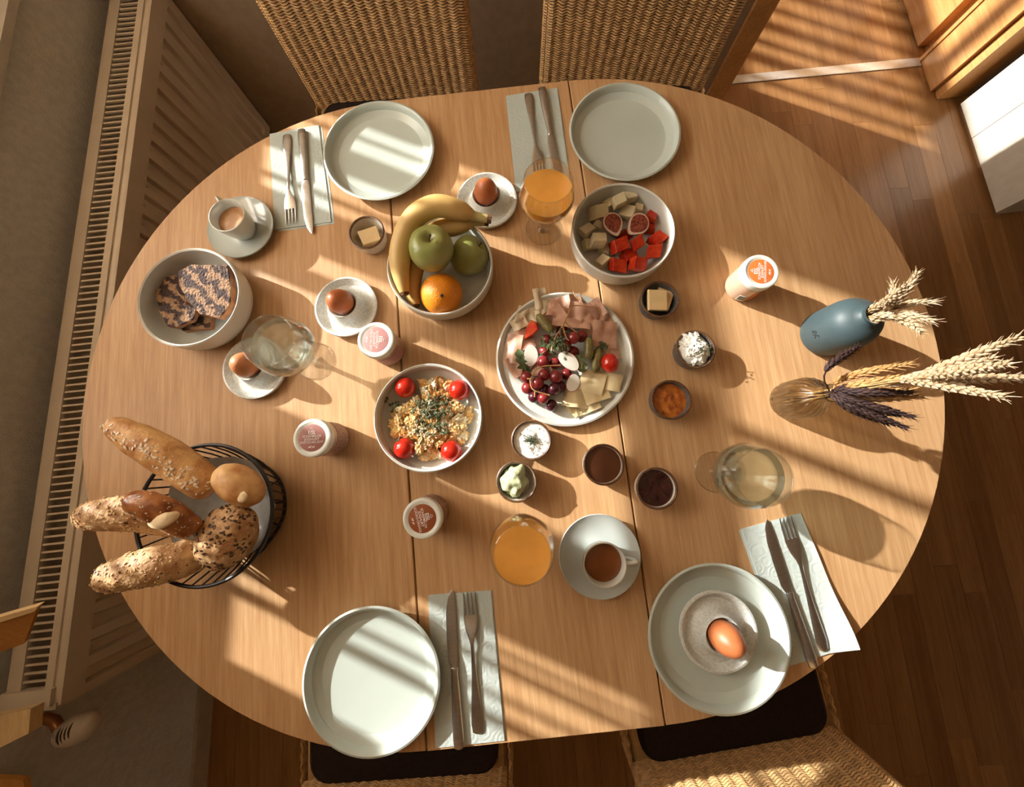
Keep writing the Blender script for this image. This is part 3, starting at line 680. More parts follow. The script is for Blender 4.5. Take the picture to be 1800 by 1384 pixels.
jt = jar(1338, 477, .066, math.radians(78), (0.62, 0.16, 0.035), 'jar_pale', 'SCHOKO-ORANGE', 'yogurt jar with a bright orange lid disc beside the blue vase', math.radians(-62), .55)
MT['black_ink'] = mat('black_ink', (.02, .02, .02), .6, var=.1)
def patch(t, a0, half, z0, z1, m, name, rr):
    vs = []; fs = []; n = 8
    for i in range(n + 1):
        a = a0 - t.rotation_euler.z + half * (-1 + 2 * i / n)
        for r_, z in ((rr, z0), (rr, z1), (rr - .0006, z1), (rr - .0006, z0)): vs.append((r_ * math.cos(a), r_ * math.sin(a), z))
    for i in range(n):
        for k in range(4): fs.append((4 * i + k, 4 * i + (k + 1) % 4, 4 * i + 4 + (k + 1) % 4, 4 * i + 4 + k))
    fs += [(0, 1, 2, 3), (4 * n, 4 * n + 1, 4 * n + 2, 4 * n + 3)]
    return link(name, mesh(name, vs, fs), m, t)
bcode = patch(jt, math.radians(-112), .24, .008, .026, 'lid', 'barcode_patch', .0308)
for k in range(9):
    b_ = patch(jt, math.radians(-112) - .2 + k * .05, .008 + .006 * (k % 3 == 0), .011, .024, 'black_ink', 'barcode_line', .0310); b_.parent = bcode
jar(548, 770, .076, math.radians(-3), (0.30, 0.115, 0.095), 'jar_mauve', 'ZWETSCHKE-ZIMT', 'yogurt jar with a mauve lid disc beside the bread basket', math.radians(0))
jar(660, 597, .072, math.radians(-96), (0.46, 0.22, 0.21), 'jar_mauve', 'ZWETSCHKE-ZIMT', 'yogurt jar with a pink lid disc against an egg cup', math.radians(-60), .8)
jar(742, 912, .074, math.radians(-80), (0.25, 0.065, 0.015), 'jar_brown', 'SCHOKO-ORANGE', 'yogurt jar with a red-brown lid disc on the table seam', math.radians(60), .7)
# ------------------------------------------------------------------ glasses
def goblet(px, py, hp, label, liquid, lev, ltext, lcat, group='stemmed glasses', H=.138, belly=.0495, foot=.0355, rim=.0405):
    c = at(px, py, hp)
    t = thing('goblet', label, 'glass', c, 0, group)
    s = belly / .0495
    prof = [(.004, .060), (.012, .0595), (.026 * s, .064), (.039 * s, .074), (.047 * s, .086), (belly, .098), (.0475 * s, .114), (.0435 * s, .129), (rim, H), (rim - .0009, H + .0005)]
    inner = [(max(0, a - .0013), b + (.0014 if b < .076 else 0)) for a, b in reversed(prof[:-1])]
    link('glass_bowl', MB().lathe([(0, .060)] + prof + inner[:-1] + [(0, .0615)], 64).mesh('glass_bowl'), 'glass', t)
    link('stem', MB().lathe([(0, .0036), (.011, .004), (.006, .008), (.0042, .018), (.0042, .044), (.0075, .056), (.012, .0597), (0, .0602)], 24).mesh('stem'), 'solid_glass', t)
    link('foot', MB().lathe([(0, 0), (foot - .001, 0), (foot, .0012), (foot - .001, .0024), (foot * .6, .0032), (.012, .0040), (0, .0045)], 64).mesh('foot'), 'glass', t)
    for rr_, zz_, tr_, nm_ in ((rim - .0004, H, .0009, 'lip'), (foot - .0006, .0013, .0012, 'foot_edge')): link(nm_, MB().tube([(rr_ * math.cos(2 * PI * k / 64), rr_ * math.sin(2 * PI * k / 64), zz_) for k in range(64)], tr_, 8, closed=True).mesh(nm_), 'glass', t)
    ip = [(max(0, a - .0016), b + (.0016 if b < .076 else 0)) for a, b in prof if b < lev]
    # radius at the level
    for (a, b), (a2, b2) in zip(prof, prof[1:]):
        if b <= lev <= b2: lr = lerp(a, a2, (lev - b) / (b2 - b)) - .0016
    lp = [(0, .0622)] + ip[1:] + [(lr, lev), (lr * .6, lev), (0, lev)]
    o = link('drink', MB().lathe(lp, 64).mesh('drink'), liquid, None, c); tag(o, ltext, lcat)
goblet(955, 403, .001, 'stemmed glass of orange juice beside the napkin and the fig bowl', 'juice', .108, 'orange juice in the glass by the fig bowl', 'juice', belly=.0475, foot=.0345)
goblet(917, 940, .001, 'stemmed glass of orange juice beside the dark coffee cup', 'juice', .114, 'orange juice in the glass by the dark coffee cup', 'juice', belly=.0495)
goblet(554, 635, .001, 'stemmed water glass leaning over the light brown egg', 'water', .110, 'still water in the glass above the light brown egg', 'water')
goblet(1257, 830, .001, 'stemmed water glass beside the sunlit napkin', 'water', .112, 'still water in the glass by the sunlit napkin', 'water')
# ------------------------------------------------------------------ napkins and cutlery
def matnap():
    m = bpy.data.materials.new('embossed_paper'); m.use_nodes = True; nt = m.node_tree; b = nt.nodes['Principled BSDF']; L = nt.links
    b.inputs['Base Color'].default_value = (0.45, 0.51, 0.48, 1); b.inputs['Roughness'].default_value = 0.85
    tc = nd(nt, 'ShaderNodeTexCoord'); vo = nd(nt, 'ShaderNodeTexVoronoi'); vo.inputs['Scale'].default_value = 46; L.new(tc.outputs['Object'], vo.inputs['Vector'])
    ns = nd(nt, 'ShaderNodeTexNoise'); ns.inputs['Scale'].default_value = 60; L.new(tc.outputs['Object'], ns.inputs['Vector'])
    ad = nd(nt, 'ShaderNodeMath', operation='MULTIPLY_ADD'); ad.inputs[1].default_value = 22.0; L.new(vo.outputs['Distance'], ad.inputs[0])
    n4 = nd(nt, 'ShaderNodeMath', operation='MULTIPLY'); n4.inputs[1].default_value = 6.0; L.new(ns.outputs['Fac'], n4.inputs[0]); L.new(n4.outputs[0], ad.inputs[2])
    sn = nd(nt, 'ShaderNodeMath', operation='SINE'); L.new(ad.outputs[0], sn.inputs[0])
    bp = nd(nt, 'ShaderNodeBump'); bp.inputs['Strength'].default_value = 0.22; bp.inputs['Distance'].default_value = 0.0006
    L.new(sn.outputs[0], bp.inputs['Height']); L.new(bp.outputs[0], b.inputs['Normal'])
    return m
MT['napkin'] = matnap()
def napkin(c4, label, lift=None, skew=(0, 0)):
    """c4: photo corners tl, tr, br, bl lying on the table"""
    q = [P(*p) for p in c4]; c = sum(q, Vector()) / 4; c = Vector((c.x, c.y, TZ))
    n = 26; t = thing('paper_napkin', label, 'napkin', c, 0, 'folded paper napkins')
    for layer in range(2):
        vs = []; fs = []
        off = Vector((skew[0], skew[1], 0)) * (1 - layer)
        for i in range(n + 1):
            for j in range(n + 1):
                u, v = j / n, i / n
                p = q[0].lerp(q[1], u).lerp(q[3].lerp(q[2], u), v) - c + off
                z = .0006 + layer * .0016 + .0005 * noise.noise(Vector((p.x * 25, p.y * 25, layer + c.x * 9)))
                if layer and lift: z += lift(u, v)
                vs.append((p.x, p.y, max(z, .0003 + layer * .0013)))
        N = (n + 1) ** 2; vs += [(x, y_, z - .0003 - .0010 * layer) for x, y_, z in vs]
        for i in range(n):
            for j in range(n):
                a = i * (n + 1) + j; fs.append((a, a + 1, a + n + 2, a + n + 1)); fs.append((N + a, N + a + n + 1, N + a + n + 2, N + a + 1))
        for j in range(n):
            for a, b in ((j, j + 1), (n * (n + 1) + j, n * (n + 1) + j + 1), (j * (n + 1), (j + 1) * (n + 1)), (j * (n + 1) + n, (j + 1) * (n + 1) + n)): fs.append((a, b, N + b, N + a))
        link('folded_layer', mesh('folded_layer', vs, fs), 'napkin', t)
napkin([(475, 237), (561, 221), (583, 391), (484, 405)], 'paper napkin under fork and knife beside the espresso saucer', skew=(.006, -.004))
napkin([(889, 170), (979, 156), (1003, 330), (907, 338)], 'paper napkin under fork and knife behind a glass of orange juice', skew=(.002, 0))
napkin([(753, 1047), (863, 1039), (887, 1301), (766, 1314)], 'paper napkin under knife and fork beside the pale empty plate', skew=(.002, .001))
napkin([(1302, 930), (1406, 902), (1499, 1135), (1388, 1169)], 'sunlit paper napkin hanging over the table edge by the egg plate', lift=lambda u, v: .034 * max(0, u - (1.02 - .40 * v)) ** 1.2 * (1 + .4 * math.sin(v * 9)), skew=(-.004, -.002))
def fork_meshes():
    hd = MB().loft([(-.100, -.0038, .0038, .0035, .0022), (-.098, -.0078, .0078, .0037, .0028), (-.085, -.0096, .0096, .0040, .0032), (-.06, -.0078, .0078, .0042, .0034), (-.02, -.0046, .0046, .0050, .0034), (.015, -.0030, .0030, .0066, .0034), (.034, -.0032, .0032, .0080, .0030)], 12)
    he = MB().loft([(.032, -.0031, .0031, .0080, .0030), (.042, -.0058, .0058, .0080, .0024), (.052, -.0098, .0098, .0066, .0020), (.062, -.0116, .0116, .0052, .0018), (.070, -.0121, .0121, .0042, .0018), (.074, -.0122, .0122, .0040, .0016)], 14)
    tn = MB().loft([(0, -.0018, .0018, 0, .0016), (.02, -.0016, .0016, -.0004, .0015), (.032, -.0012, .0012, .0006, .0012), (.037, -.0006, .0006, .0016, .0008)], 8)
    return hd.mesh('handle'), he.mesh('head'), tn.mesh('tine')
FKM = fork_meshes()
def knife_meshes():
    hd = MB().loft([(-.119, -.0040, .0040, .0048, .004), (-.117, -.0075, .0075, .005, .0066), (-.105, -.0090, .0090, .0052, .0078), (-.07, -.0082, .0082, .0052, .0078), (-.03, -.0066, .0066, .0052, .007), (-.008, -.0056, .0056, .0052, .0066), (-.004, -.0066, .0066, .0052, .0076), (0, -.0058, .0058, .0052, .006)], 14)
    bl = MB().loft([(-.002, -.005, .005, .0050, .0034), (.004, -.0075, .0068, .0046, .0024), (.012, -.0098, .0070, .0042, .0018), (.05, -.0102, .0076, .004, .0016), (.085, -.0090, .0078, .0038, .0014), (.106, -.0050, .0074, .0036, .0012), (.116, -.0002, .0062, .0035, .0010), (.120, .0030, .0044, .0034, .0006)], 12)
    return hd.mesh('handle'), bl.mesh('blade')
KNM = knife_meshes()
def place_line(o, p0, p1, L, dz):
    a, b = P(*p0), P(*p1); mid = (a + b) / 2; d = b - a
    o.location = (mid.x, mid.y, TZ + dz); o.rotation_euler = (0, 0, math.atan2(d.y, d.x) - PI / 2); k = d.length / L; o.scale = (1, k, 1)
def fork(p0, p1, label):
    t = thing('fork', label, 'fork', group='forks'); link('handle', FKM[0], 'steel', t); h_ = link('head', FKM[1], 'steel', t)
    for k in range(4): link('tine', FKM[2], 'steel', h_, (-.0099 + k * .0066, .0725, .0040))
    place_line(t, p0, p1, .2095, .0006)
    return t
def knife(p0, p1, label, flip=1):
    t = thing('table_knife', label, 'knife', group='table knives'); link('handle', KNM[0], 'steel', t); link('blade', KNM[1], 'steel', t)
    place_line(t, p0, p1, .239, .0011); t.scale.x = flip; return t
fork((506, 236), (514, 394), 'steel fork on the napkin beside the espresso saucer'); knife((533, 231), (547, 413), 'steel knife on the napkin beside the espresso saucer', -1)
fork((928, 164), (948, 312), 'steel fork on the napkin behind the orange juice'); knife((952, 158), (985, 330), 'steel knife on the napkin behind the orange juice', -1)
fork((841, 1293), (826, 1044), 'dark-looking fork on the napkin beside the pale empty plate'); knife((808, 1313), (792, 1036), 'dark-looking knife on the napkin beside the pale empty plate')
fork((1447, 1148), (1378, 913), 'dark-looking fork on the sunlit napkin at the table edge'); knife((1426, 1171), (1342, 914), 'dark-looking knife on the sunlit napkin at the table edge')
# ------------------------------------------------------------------ bread basket
MT['wire'] = mat('black_wire', (0.012, 0.010, 0.010), 0.4, var=0.2)
MT['cloth'] = mat('grey_white_liner', (0.46, 0.47, 0.46), 0.9, var=0.08, scale=60, bump=0.4, bscale=300)
BH, BR, BB = .082, .108, .080
bc = at(359, 904, BH)
bk = thing('bread_basket', 'round black wire basket filled with bread rolls', 'basket', bc)
def ring(R, z, r_, name): return link(name, MB().tube([(R * math.cos(2 * PI * k / 64), R * math.sin(2 * PI * k / 64), z) for k in range(64)], r_, 8, closed=True).mesh(name), 'wire', bk)
ring(BR, BH, .0030, 'rim_wire'); ring(BB, .003, .0028, 'base_wire'); ring(BB * .5, .003, .0018, 'base_wire')
for k in range(44):
    a = 2 * PI * k / 44; a2 = a + .10
    link('upright_wire', MB().tube(spline([(BB * math.cos(a), BB * math.sin(a), .003), (lerp(BB, BR, .55) * math.cos(a + .05), lerp(BB, BR, .55) * math.sin(a + .05), BH * .45), (BR * math.cos(a2), BR * math.sin(a2), BH)], 6), .0014, 5).mesh('upright_wire'), 'wire', bk)
for k in range(6):
    a = PI * k / 6; link('floor_wire', MB().tube([(BB * math.cos(a), BB * math.sin(a), .003), (-BB * math.cos(a), -BB * math.sin(a), .003)], .0013, 5).mesh('floor_wire'), 'wire', bk)
# liner napkin
vs = []; fs = []; n = 30; m_ = 8
for i in range(m_ + 1):
    for k in range(n):
        a = 2 * PI * k / n; rr = lerp(.01, .093, i / m_); zz = .008 + .058 * (i / m_) ** 2.2 * (0.75 + .45 * noise.noise(Vector((math.cos(a) * 2, math.sin(a) * 2, 3)))); rr *= 1 - .10 * (i / m_) * abs(noise.noise(Vector((math.cos(a) * 3, math.sin(a) * 3, 9))))
        vs.append((rr * math.cos(a), rr * math.sin(a), zz))
N = len(vs); vs += [(x, y_, z + .001) for x, y_, z in vs]
for i in range(m_):
    for k in range(n):
        a, b, c_, d = i * n + k, i * n + (k + 1) % n, (i + 1) * n + (k + 1) % n, (i + 1) * n + k; fs += [(a, b, c_, d), (N + a, N + d, N + c_, N + b)]
for k in range(n): fs.append((m_ * n + k, m_ * n + (k + 1) % n, N + m_ * n + (k + 1) % n, N + m_ * n + k))
fs.append(tuple(range(n))); fs.append(tuple(N + k for k in range(n)))
tag(link('basket_liner', mesh('basket_liner', vs, fs), 'cloth', None, bc + Vector((0, 0, -.0016))), 'grey-white cloth liner inside the bread basket', 'cloth')
MT['crust_gold'] = mat('golden_crust', (0.44, 0.19, 0.055), 0.5, scale=34, col2=(0.70, 0.42, 0.17), bump=0.9, bscale=120)
MT['crust_pale'] = mat('pale_crust', (0.42, 0.18, 0.05), 0.5, scale=30, col2=(0.70, 0.44, 0.19), bump=0.6, bscale=100)
MT['crust_grain'] = mat('wholegrain_crust', (0.36, 0.18, 0.07), 0.65, scale=60, col2=(0.62, 0.41, 0.21), bump=1.0, bscale=140)
MT['crust_lye'] = mat('dark_lye_crust', (0.22, 0.060, 0.014), 0.32, scale=60, col2=(0.46, 0.19, 0.06), bump=0.3, bscale=120, coat=0.3)
MT['crumb'] = mat('white_crumb', (0.72, 0.56, 0.34), 0.75, var=0.08, scale=60, bump=0.6, bscale=200)
MT['seed_pale'] = mat('sesame', (0.66, 0.46, 0.24), 0.5, var=0.15, scale=200)
MT['seed_dark'] = mat('linseed', (0.085, 0.040, 0.018), 0.4, var=0.4, scale=300)
MT['salt'] = mat('coarse_salt', (0.80, 0.70, 0.56), 0.4, var=0.1, scale=200)
SEED = MB().blob((0, 0, 0), (1, .55, .35), 1)
def seeds(parent, me, n, m, name, size, cond=None, seed=1):
    rnd = random.Random(seed); mb = MB(); polys = [p for p in me.polygons if (cond(p.center, p.normal) if cond else p.normal.z > .05)]
    if not polys: return
    for _ in range(n):
        p = rnd.choice(polys); c_ = p.center + Vector((rnd.uniform(-1, 1), rnd.uniform(-1, 1), rnd.uniform(-1, 1))) * .0016; nn = p.normal
        q = nn.to_track_quat('Z', 'Y').to_matrix().to_4x4() @ Matrix.Rotation(rnd.random() * 6.3, 4, 'Z') @ Matrix.Scale(size * rnd.uniform(.7, 1.25), 4)
        mb.add([q @ v + c_ for v in SEED.v], SEED.f)
    o = link(name, mb.mesh(name), m, parent); o['kind'] = 'stuff'; return o
def loaf(pts, rads, name, m, label, amp=.08, freq=30, flat=.8, seed=0, cat='bread'):
    w_ = [P(*p) for p in pts]; c_ = sum(w_, Vector()) / len(w_)
    N_ = 40; path = spline([p - c_ for p in w_], N_); k = len(rads) - 1
    rr = []
    for i in range(N_):
        t = i / (N_ - 1) * k; a = min(int(t), k - 1); rr.append(lerp(rads[a], rads[a + 1], t - a))
        e = min(i, N_ - 1 - i) / 5
        if e < 1: rr[-1] *= math.sqrt(max(0.0, 1 - (1 - e) ** 2)) * .98 + .02
    mb = MB().tube(path, rr, 28, flat=flat); me = mb.mesh(name)
    for v in me.vertices: v.co += v.normal * (noise.noise(v.co * freq + Vector((seed, seed, seed))) * amp + .4 * amp * noise.noise(v.co * freq * 3)) * max(rads)
    me.polygons.foreach_set('use_smooth', [True] * len(me.polygons))
    o = link(name, me, m, None, c_); tag(o, label, cat, 'bread in the wire basket'); return o
o = loaf([(372, 866, .092), (320, 826, .106), (255, 785, .120), (178, 742, .128)], [.022, .028, .029, .025, .014], 'salted_bread_stick', 'crust_gold', 'long golden bread stick with coarse salt jutting from the basket', .06, 30, .85)
seeds(o, o.data, 170, 'salt', 'salt_grains', .0030, lambda c_, n_: n_.z > .55 and abs(noise.noise(c_ * 40)) > -.1 and abs(n_.x * .6 + n_.y) < .45, 2)
o = loaf([(322, 930, .072), (255, 907, .104), (190, 905, .117), (126, 913, .120)], [.020, .026, .027, .025, .017], 'sesame_bread_stick', 'crust_grain', 'sesame bread stick beneath the dark twisted roll', .07, 30, .85, 3)
seeds(o, o.data, 420, 'seed_pale', 'sesame_seeds', .0023, None, 3); seeds(o, o.data, 60, 'seed_dark', 'linseeds', .0018, None, 4)
o = loaf([(380, 968, .058), (300, 989, .098), (230, 1005, .112), (166, 1022, .118)], [.018, .028, .029, .026, .018], 'seeded_bread_stick', 'crust_grain', 'seeded brown bread stick lying lowest towards the radiator', .08, 34, .85, 7)
seeds(o, o.data, 360, 'seed_pale', 'sesame_seeds', .0023, None, 5); seeds(o, o.data, 90, 'seed_dark', 'linseeds', .0019, None, 6)
# twisted lye roll
o = loaf([(336, 938, .118), (298, 914, .138), (258, 893, .152), (212, 876, .156)], [.015, .021, .021, .019, .013], 'twisted_lye_roll', 'crust_lye', 'dark shiny lye roll with a pale split, between two bread sticks', .10, 40, .85, 11)
cs = [P(252, 922, .150), P(268, 921, .160), P(289, 912, .160), P(304, 903, .150)]
mb = MB().tube(spline([Vector(p) - o.location for p in cs], 16), [.003 + .0070 * math.sin(PI * k / 15) for k in range(16)], 14, flat=.5)
link('split_crumb', mb.mesh('split_crumb'), 'crumb', o); seeds(o, o.data, 130, 'salt', 'salt_grains', .0016, None, 8)
def roll(px, py, h, rad, rz, m, label, name, amp=.06, seed=0, tilt=0):
    c_ = P(px, py, h); me = MB().blob((0, 0, 0), rad, 4, amp, 2.2, seed).mesh(name); me.polygons.foreach_set('use_smooth', [True] * len(me.polygons))
    o = link(name, me, m, None, c_, (tilt, 0, rz)); return tag(o, label, 'bread roll', 'bread in the wire basket')
o = roll(420, 841, .082, (.028, .043, .028), math.radians(50), 'crust_pale', 'pale smooth bread roll beside the salted stick', 'white_bread_roll', .05, 3)
lr = Matrix.Rotation(-math.radians(50), 3, 'Z') @ (P(424, 862, .106) - o.location)
lr.z = .0215
link('flour_mark', MB().blob(lr, (.0085, .0075, .003), 3, .1, 2).mesh('flour_mark'), 'crumb', o)
o = roll(396, 944, .094, (.041, .051, .033), math.radians(-32), 'crust_grain', 'round seeded roll on top at the edge of the basket', 'seeded_bread_roll', .07, 6)
seeds(o, o.data, 170, 'seed_dark', 'linseeds', .0034, None, 9); seeds(o, o.data, 110, 'seed_pale', 'sesame_seeds', .0021, None, 10)
# ------------------------------------------------------------------ marbled cake
def matbabka():
    m = bpy.data.materials.new('marbled_cake'); m.use_nodes = True; nt = m.node_tree; b = nt.nodes['Principled BSDF']; L = nt.links; b.inputs['Roughness'].default_value = .8
    tc = nd(nt, 'ShaderNodeTexCoord'); wv = nd(nt, 'ShaderNodeTexWave', wave_type='BANDS', bands_direction='DIAGONAL'); wv.inputs['Scale'].default_value = 17; wv.inputs['Distortion'].default_value = 7; wv.inputs['Detail'].default_value = 2.5; wv.inputs['Detail Scale'].default_value = 3.2; wv.inputs['Detail Roughness'].default_value = .65
    L.new(tc.outputs['Object'], wv.inputs['Vector']); r_ = nd(nt, 'ShaderNodeValToRGB'); e = r_.color_ramp.elements
    e[0].position = .25; e[0].color = (.035, .012, .007, 1); e[1].position = .85; e[1].color = (.29, .165, .085, 1); L.new(wv.outputs['Fac'], r_.inputs[0]); L.new(r_.outputs[0], b.inputs['Base Color'])
    n2 = nd(nt, 'ShaderNodeTexNoise'); n2.inputs['Scale'].default_value = 240; L.new(tc.outputs['Object'], n2.inputs['Vector']); bp = nd(nt, 'ShaderNodeBump'); bp.inputs['Strength'].default_value = 1.0; bp.inputs['Distance'].default_value = .004; L.new(n2.outputs['Fac'], bp.inputs['Height']); L.new(bp.outputs[0], b.inputs['Normal'])
    return m
MT['babka'] = matbabka(); MT['cake_crust'] = mat('brown_cake_crust', (.16, .055, .022), .6, scale=60, col2=(.30, .12, .045), bump=.6, bscale=160)
def cake(poly, h, th, tilt, label):
    q = [P(*p, h) for p in poly]; c_ = sum(q, Vector()) / len(q); pl = [((p - c_).x, (p - c_).y) for p in q]
    dense = []
    for i in range(len(pl)):
        a, b = Vector(pl[i]), Vector(pl[(i + 1) % len(pl)])
        for k in range(5):
            p = a.lerp(b, k / 5); dense.append((p.x + .0012 * noise.noise(Vector((p.x * 300, p.y * 300, h))), p.y + .0012 * noise.noise(Vector((p.y * 300, p.x * 300, h)))))
    ar = sum(dense[i][0] * dense[(i + 1) % len(dense)][1] - dense[(i + 1) % len(dense)][0] * dense[i][1] for i in range(len(dense)))
    if ar < 0: dense.reverse()
    t = thing('marbled_cake_slice', label, 'cake', c_, 0, 'slices of marbled cake'); t.rotation_euler = (tilt[0], tilt[1], 0)
    link('crumb', MB().prism(dense, -th / 2, th / 2, .0012).mesh('crumb'), 'babka', t)
    ins = [(x * 1.012, y_ * 1.012) for x, y_ in dense]
    link('crust', MB().prism(ins, -th / 2 + .001, th / 2 - .0018, .0008).mesh('crust'), 'cake_crust', t)
cake([(296, 492), (340, 478), (370, 520), (366, 575), (322, 582), (286, 552), (279, 520)], .022, .015, (.04, .08), 'lower slice of marbled cake against the bowl wall')
cake([(283, 545), (322, 530), (350, 548), (346, 566), (318, 581), (303, 578)], .034, .010, (-.10, .05), 'small broken end piece of marbled cake')
cake([(318, 480), (345, 468), (410, 470), (415, 508), (410, 540), (390, 560), (355, 552), (336, 530), (322, 505)], .042, .015, (.06, -.05), 'large top slice of marbled cake with dark swirls')
# ------------------------------------------------------------------ fruit
MT['banana'] = mat('banana_peel', (0.62, 0.42, 0.15), .45, var=.08, scale=14, bump=.05, bscale=60); MT['banana_tip'] = mat('banana_stem_end', (0.12, .05, .02), .8, var=.4, scale=200)
MT['banana_green'] = mat('banana_neck', (0.50, 0.42, 0.18), .5, var=.1, scale=40)
MT['apple'] = mat('green_apple_skin', (0.24, 0.27, 0.075), .3, scale=18, col2=(0.34, 0.35, 0.12), coat=.2); MT['stalk'] = mat('brown_stalk', (.07, .035, .015), .8, var=.3, scale=200)
MT['orange'] = mat('orange_peel', (0.78, 0.27, 0.015), .38, var=.08, scale=30, bump=.5, bscale=420)
def banana(pts, r0, label, tipdark=True):
    w_ = [P(*p) for p in pts]; c_ = sum(w_, Vector()) / len(w_); N_ = 44; path = spline([p - c_ for p in w_], N_)
    t = thing('banana', label, 'banana', c_, 0, 'bananas in the bowl')
    rr = []
    for i in range(N_):
        s = i / (N_ - 1)
        if s < .22: k = lerp(.36, .48, s / .22) if s < .15 else lerp(.48, .80, (s - .15) / .07)
        elif s < .32: k = lerp(.80, 1.0, (s - .22) / .10)
        elif s < .82: k = 1.0
        else: k = lerp(1.0, .34, ((s - .82) / .18) ** 1.6)
        rr.append(r0 * k)
    i0, i1 = 7, N_ - 2
    link('peel', MB().tube(path[i0:i1 + 1], rr[i0:i1 + 1], 10).mesh('peel'), 'banana', t)
    link('neck', MB().tube(path[2:i0 + 1], rr[2:i0 + 1], 10).mesh('neck'), 'banana_green', t)
    link('stem_end', MB().tube(path[:3], [rr[0] * 1.15, rr[1] * 1.1, rr[2]], 8).mesh('stem_end'), 'banana_tip', t)
    link('blossom_end', MB().tube([path[i1], path[-1]], [rr[i1] * .98, rr[-1]], 8).mesh('blossom_end'), 'banana_tip', t)
banana([(866, 389, .072), (836, 383, .078), (806, 372, .088), (768, 366, .096), (733, 385, .090), (712, 425, .078), (707, 470, .066), (716, 521, .052)], .0185, 'upper banana curving round the green apple, stem over the bowl rim')
banana([(858, 392, .060), (832, 392, .060), (805, 398, .058), (770, 405, .056), (745, 430, .048), (730, 470, .040), (724, 505, .034), (732, 540, .030)], .0165, 'lower banana mostly hidden beneath the upper one')
def apple(px, py, h, r_, rz, tilt, label):
    t = thing('green_apple', label, 'apple', P(px, py, h), 0, 'green apples in the bowl'); t.rotation_euler = (tilt[0], tilt[1], rz)
    pr = [(0, -.80), (.10, -.86), (.25, -.92), (.5, -.86), (.75, -.62), (.92, -.25), (1.0, .10), (.97, .42), (.85, .70), (.62, .90), (.40, .95), (.22, .86), (.10, .72), (0, .64)]
    link('flesh', MB().lathe([(a * r_, b * r_) for a, b in pr], 40, rmod=lambda a, z: 1 + .012 * math.cos(5 * a) + .01 * math.sin(2 * a)).mesh('flesh'), 'apple', t)
    link('stalk', MB().tube([(0, 0, .62 * r_), (.02 * r_, .02 * r_, .85 * r_), (.10 * r_, .05 * r_, 1.02 * r_)], [.0011, .0012, .0018], 6).mesh('stalk'), 'stalk', t)
apple(759, 441, .084, .0375, 0, (-.12, .08), 'green apple on top with its stalk towards the viewer')
apple(826, 447, .050, .0345, 1, (.5, .9), 'green apple lying lower against the bowl wall')
t = thing('orange', 'whole orange resting at the near side of the fruit bowl', 'orange', P(776, 517, .046))
link('peel', MB().blob((0, 0, 0), (.0375, .0375, .0365), 4, .02, 2).mesh('peel'), 'orange', t)
dd = (CAM - Vector(t.location)).normalized(); dd = (dd + Vector((0, -.05, 0))).normalized()
link('navel', MB().lathe([(0, -.001), (.0025, -.0006), (.0032, .0004), (.0022, .0012), (.0010, .0004), (0, .0002)], 14, Matrix.Translation(dd * .0369) @ dd.to_track_quat('Z', 'Y').to_matrix().to_4x4()).mesh('navel'), 'stalk', t)
# ------------------------------------------------------------------ melon, figs, red fruit
MT['melon'] = mat('pale_melon', (0.62, 0.55, 0.36), .35, var=.06, scale=50, sss=.3); MT['redfruit'] = mat('red_watermelon', (0.40, 0.016, 0.006), .25, scale=60, col2=(.56, .055, .012), sss=.2)
MT['figskin'] = mat('fig_skin', (0.13, 0.055, 0.045), .5, var=.3, scale=60); MT['figrim'] = mat('fig_pith', (.62, .47, .36), .6, var=.08, scale=80); MT['figflesh'] = mat('fig_flesh', (.12, .012, .008), .3, scale=330, col2=(.34, .085, .045), bump=1.0, bscale=330)
def chunk(zx, zy, h, s, m, label, name, grp, seed):
    rnd = random.Random(seed); c_ = P(980 + zx / 6.29, 300 + zy / 6.29, h)
    mb = MB().prism([(-s[0], -s[1]), (s[0], -s[1]), (s[0], s[1]), (-s[0], s[1])], -s[2], s[2], .0013); me = mb.mesh(name, True)
    sh = [rnd.uniform(-.25, .25) for _ in range(4)]
    for v in me.vertices: v.co.x += sh[0] * v.co.y + sh[1] * v.co.z; v.co.y += sh[2] * v.co.z
    o = link(name, me, m, None, c_, (rnd.uniform(-.35, .35), rnd.uniform(-.35, .35), rnd.uniform(-.6, .6))); tag(o, label, 'fruit', grp)
ML = [(650, 370, .036, .9), (800, 330, .030, .8), (450, 460, .030, 1.15), (790, 440, .034, 1.1), (575, 330, .024, .85), (432, 620, .030, .6), (430, 780, .034, 1.05), (535, 840, .022, .9), (490, 1010, .018, .85), (310, 690, .022, 1.0), (340, 830, .014, .9), (905, 400, .022, .65)]
for i, (zx, zy, h, k) in enumerate(ML):
    chunk(zx, zy, h, (.0122 * k, .0110 * k, .0090 * k), 'melon', 'cube of pale melon in the bowl with the figs', 'melon_cube', 'melon cubes', i)
RL = [(1035, 510, .030, .7), (1110, 770, .032, 1.05), (870, 820, .032, .95), (680, 890, .030, 1.1), (1070, 930, .032, 1.05), (660, 1050, .022, 1.1), (870, 1040, .024, 1.1), (740, 720, .018, .9), (1010, 640, .016, .8), (780, 960, .016, 1.0)]
for i, (zx, zy, h, k) in enumerate(RL):
    chunk(zx, zy, h, (.0125 * k, .0105 * k, .0088 * k), 'redfruit', 'chunk of red melon in the bowl with the figs', 'red_melon_chunk', 'red melon chunks', 50 + i)
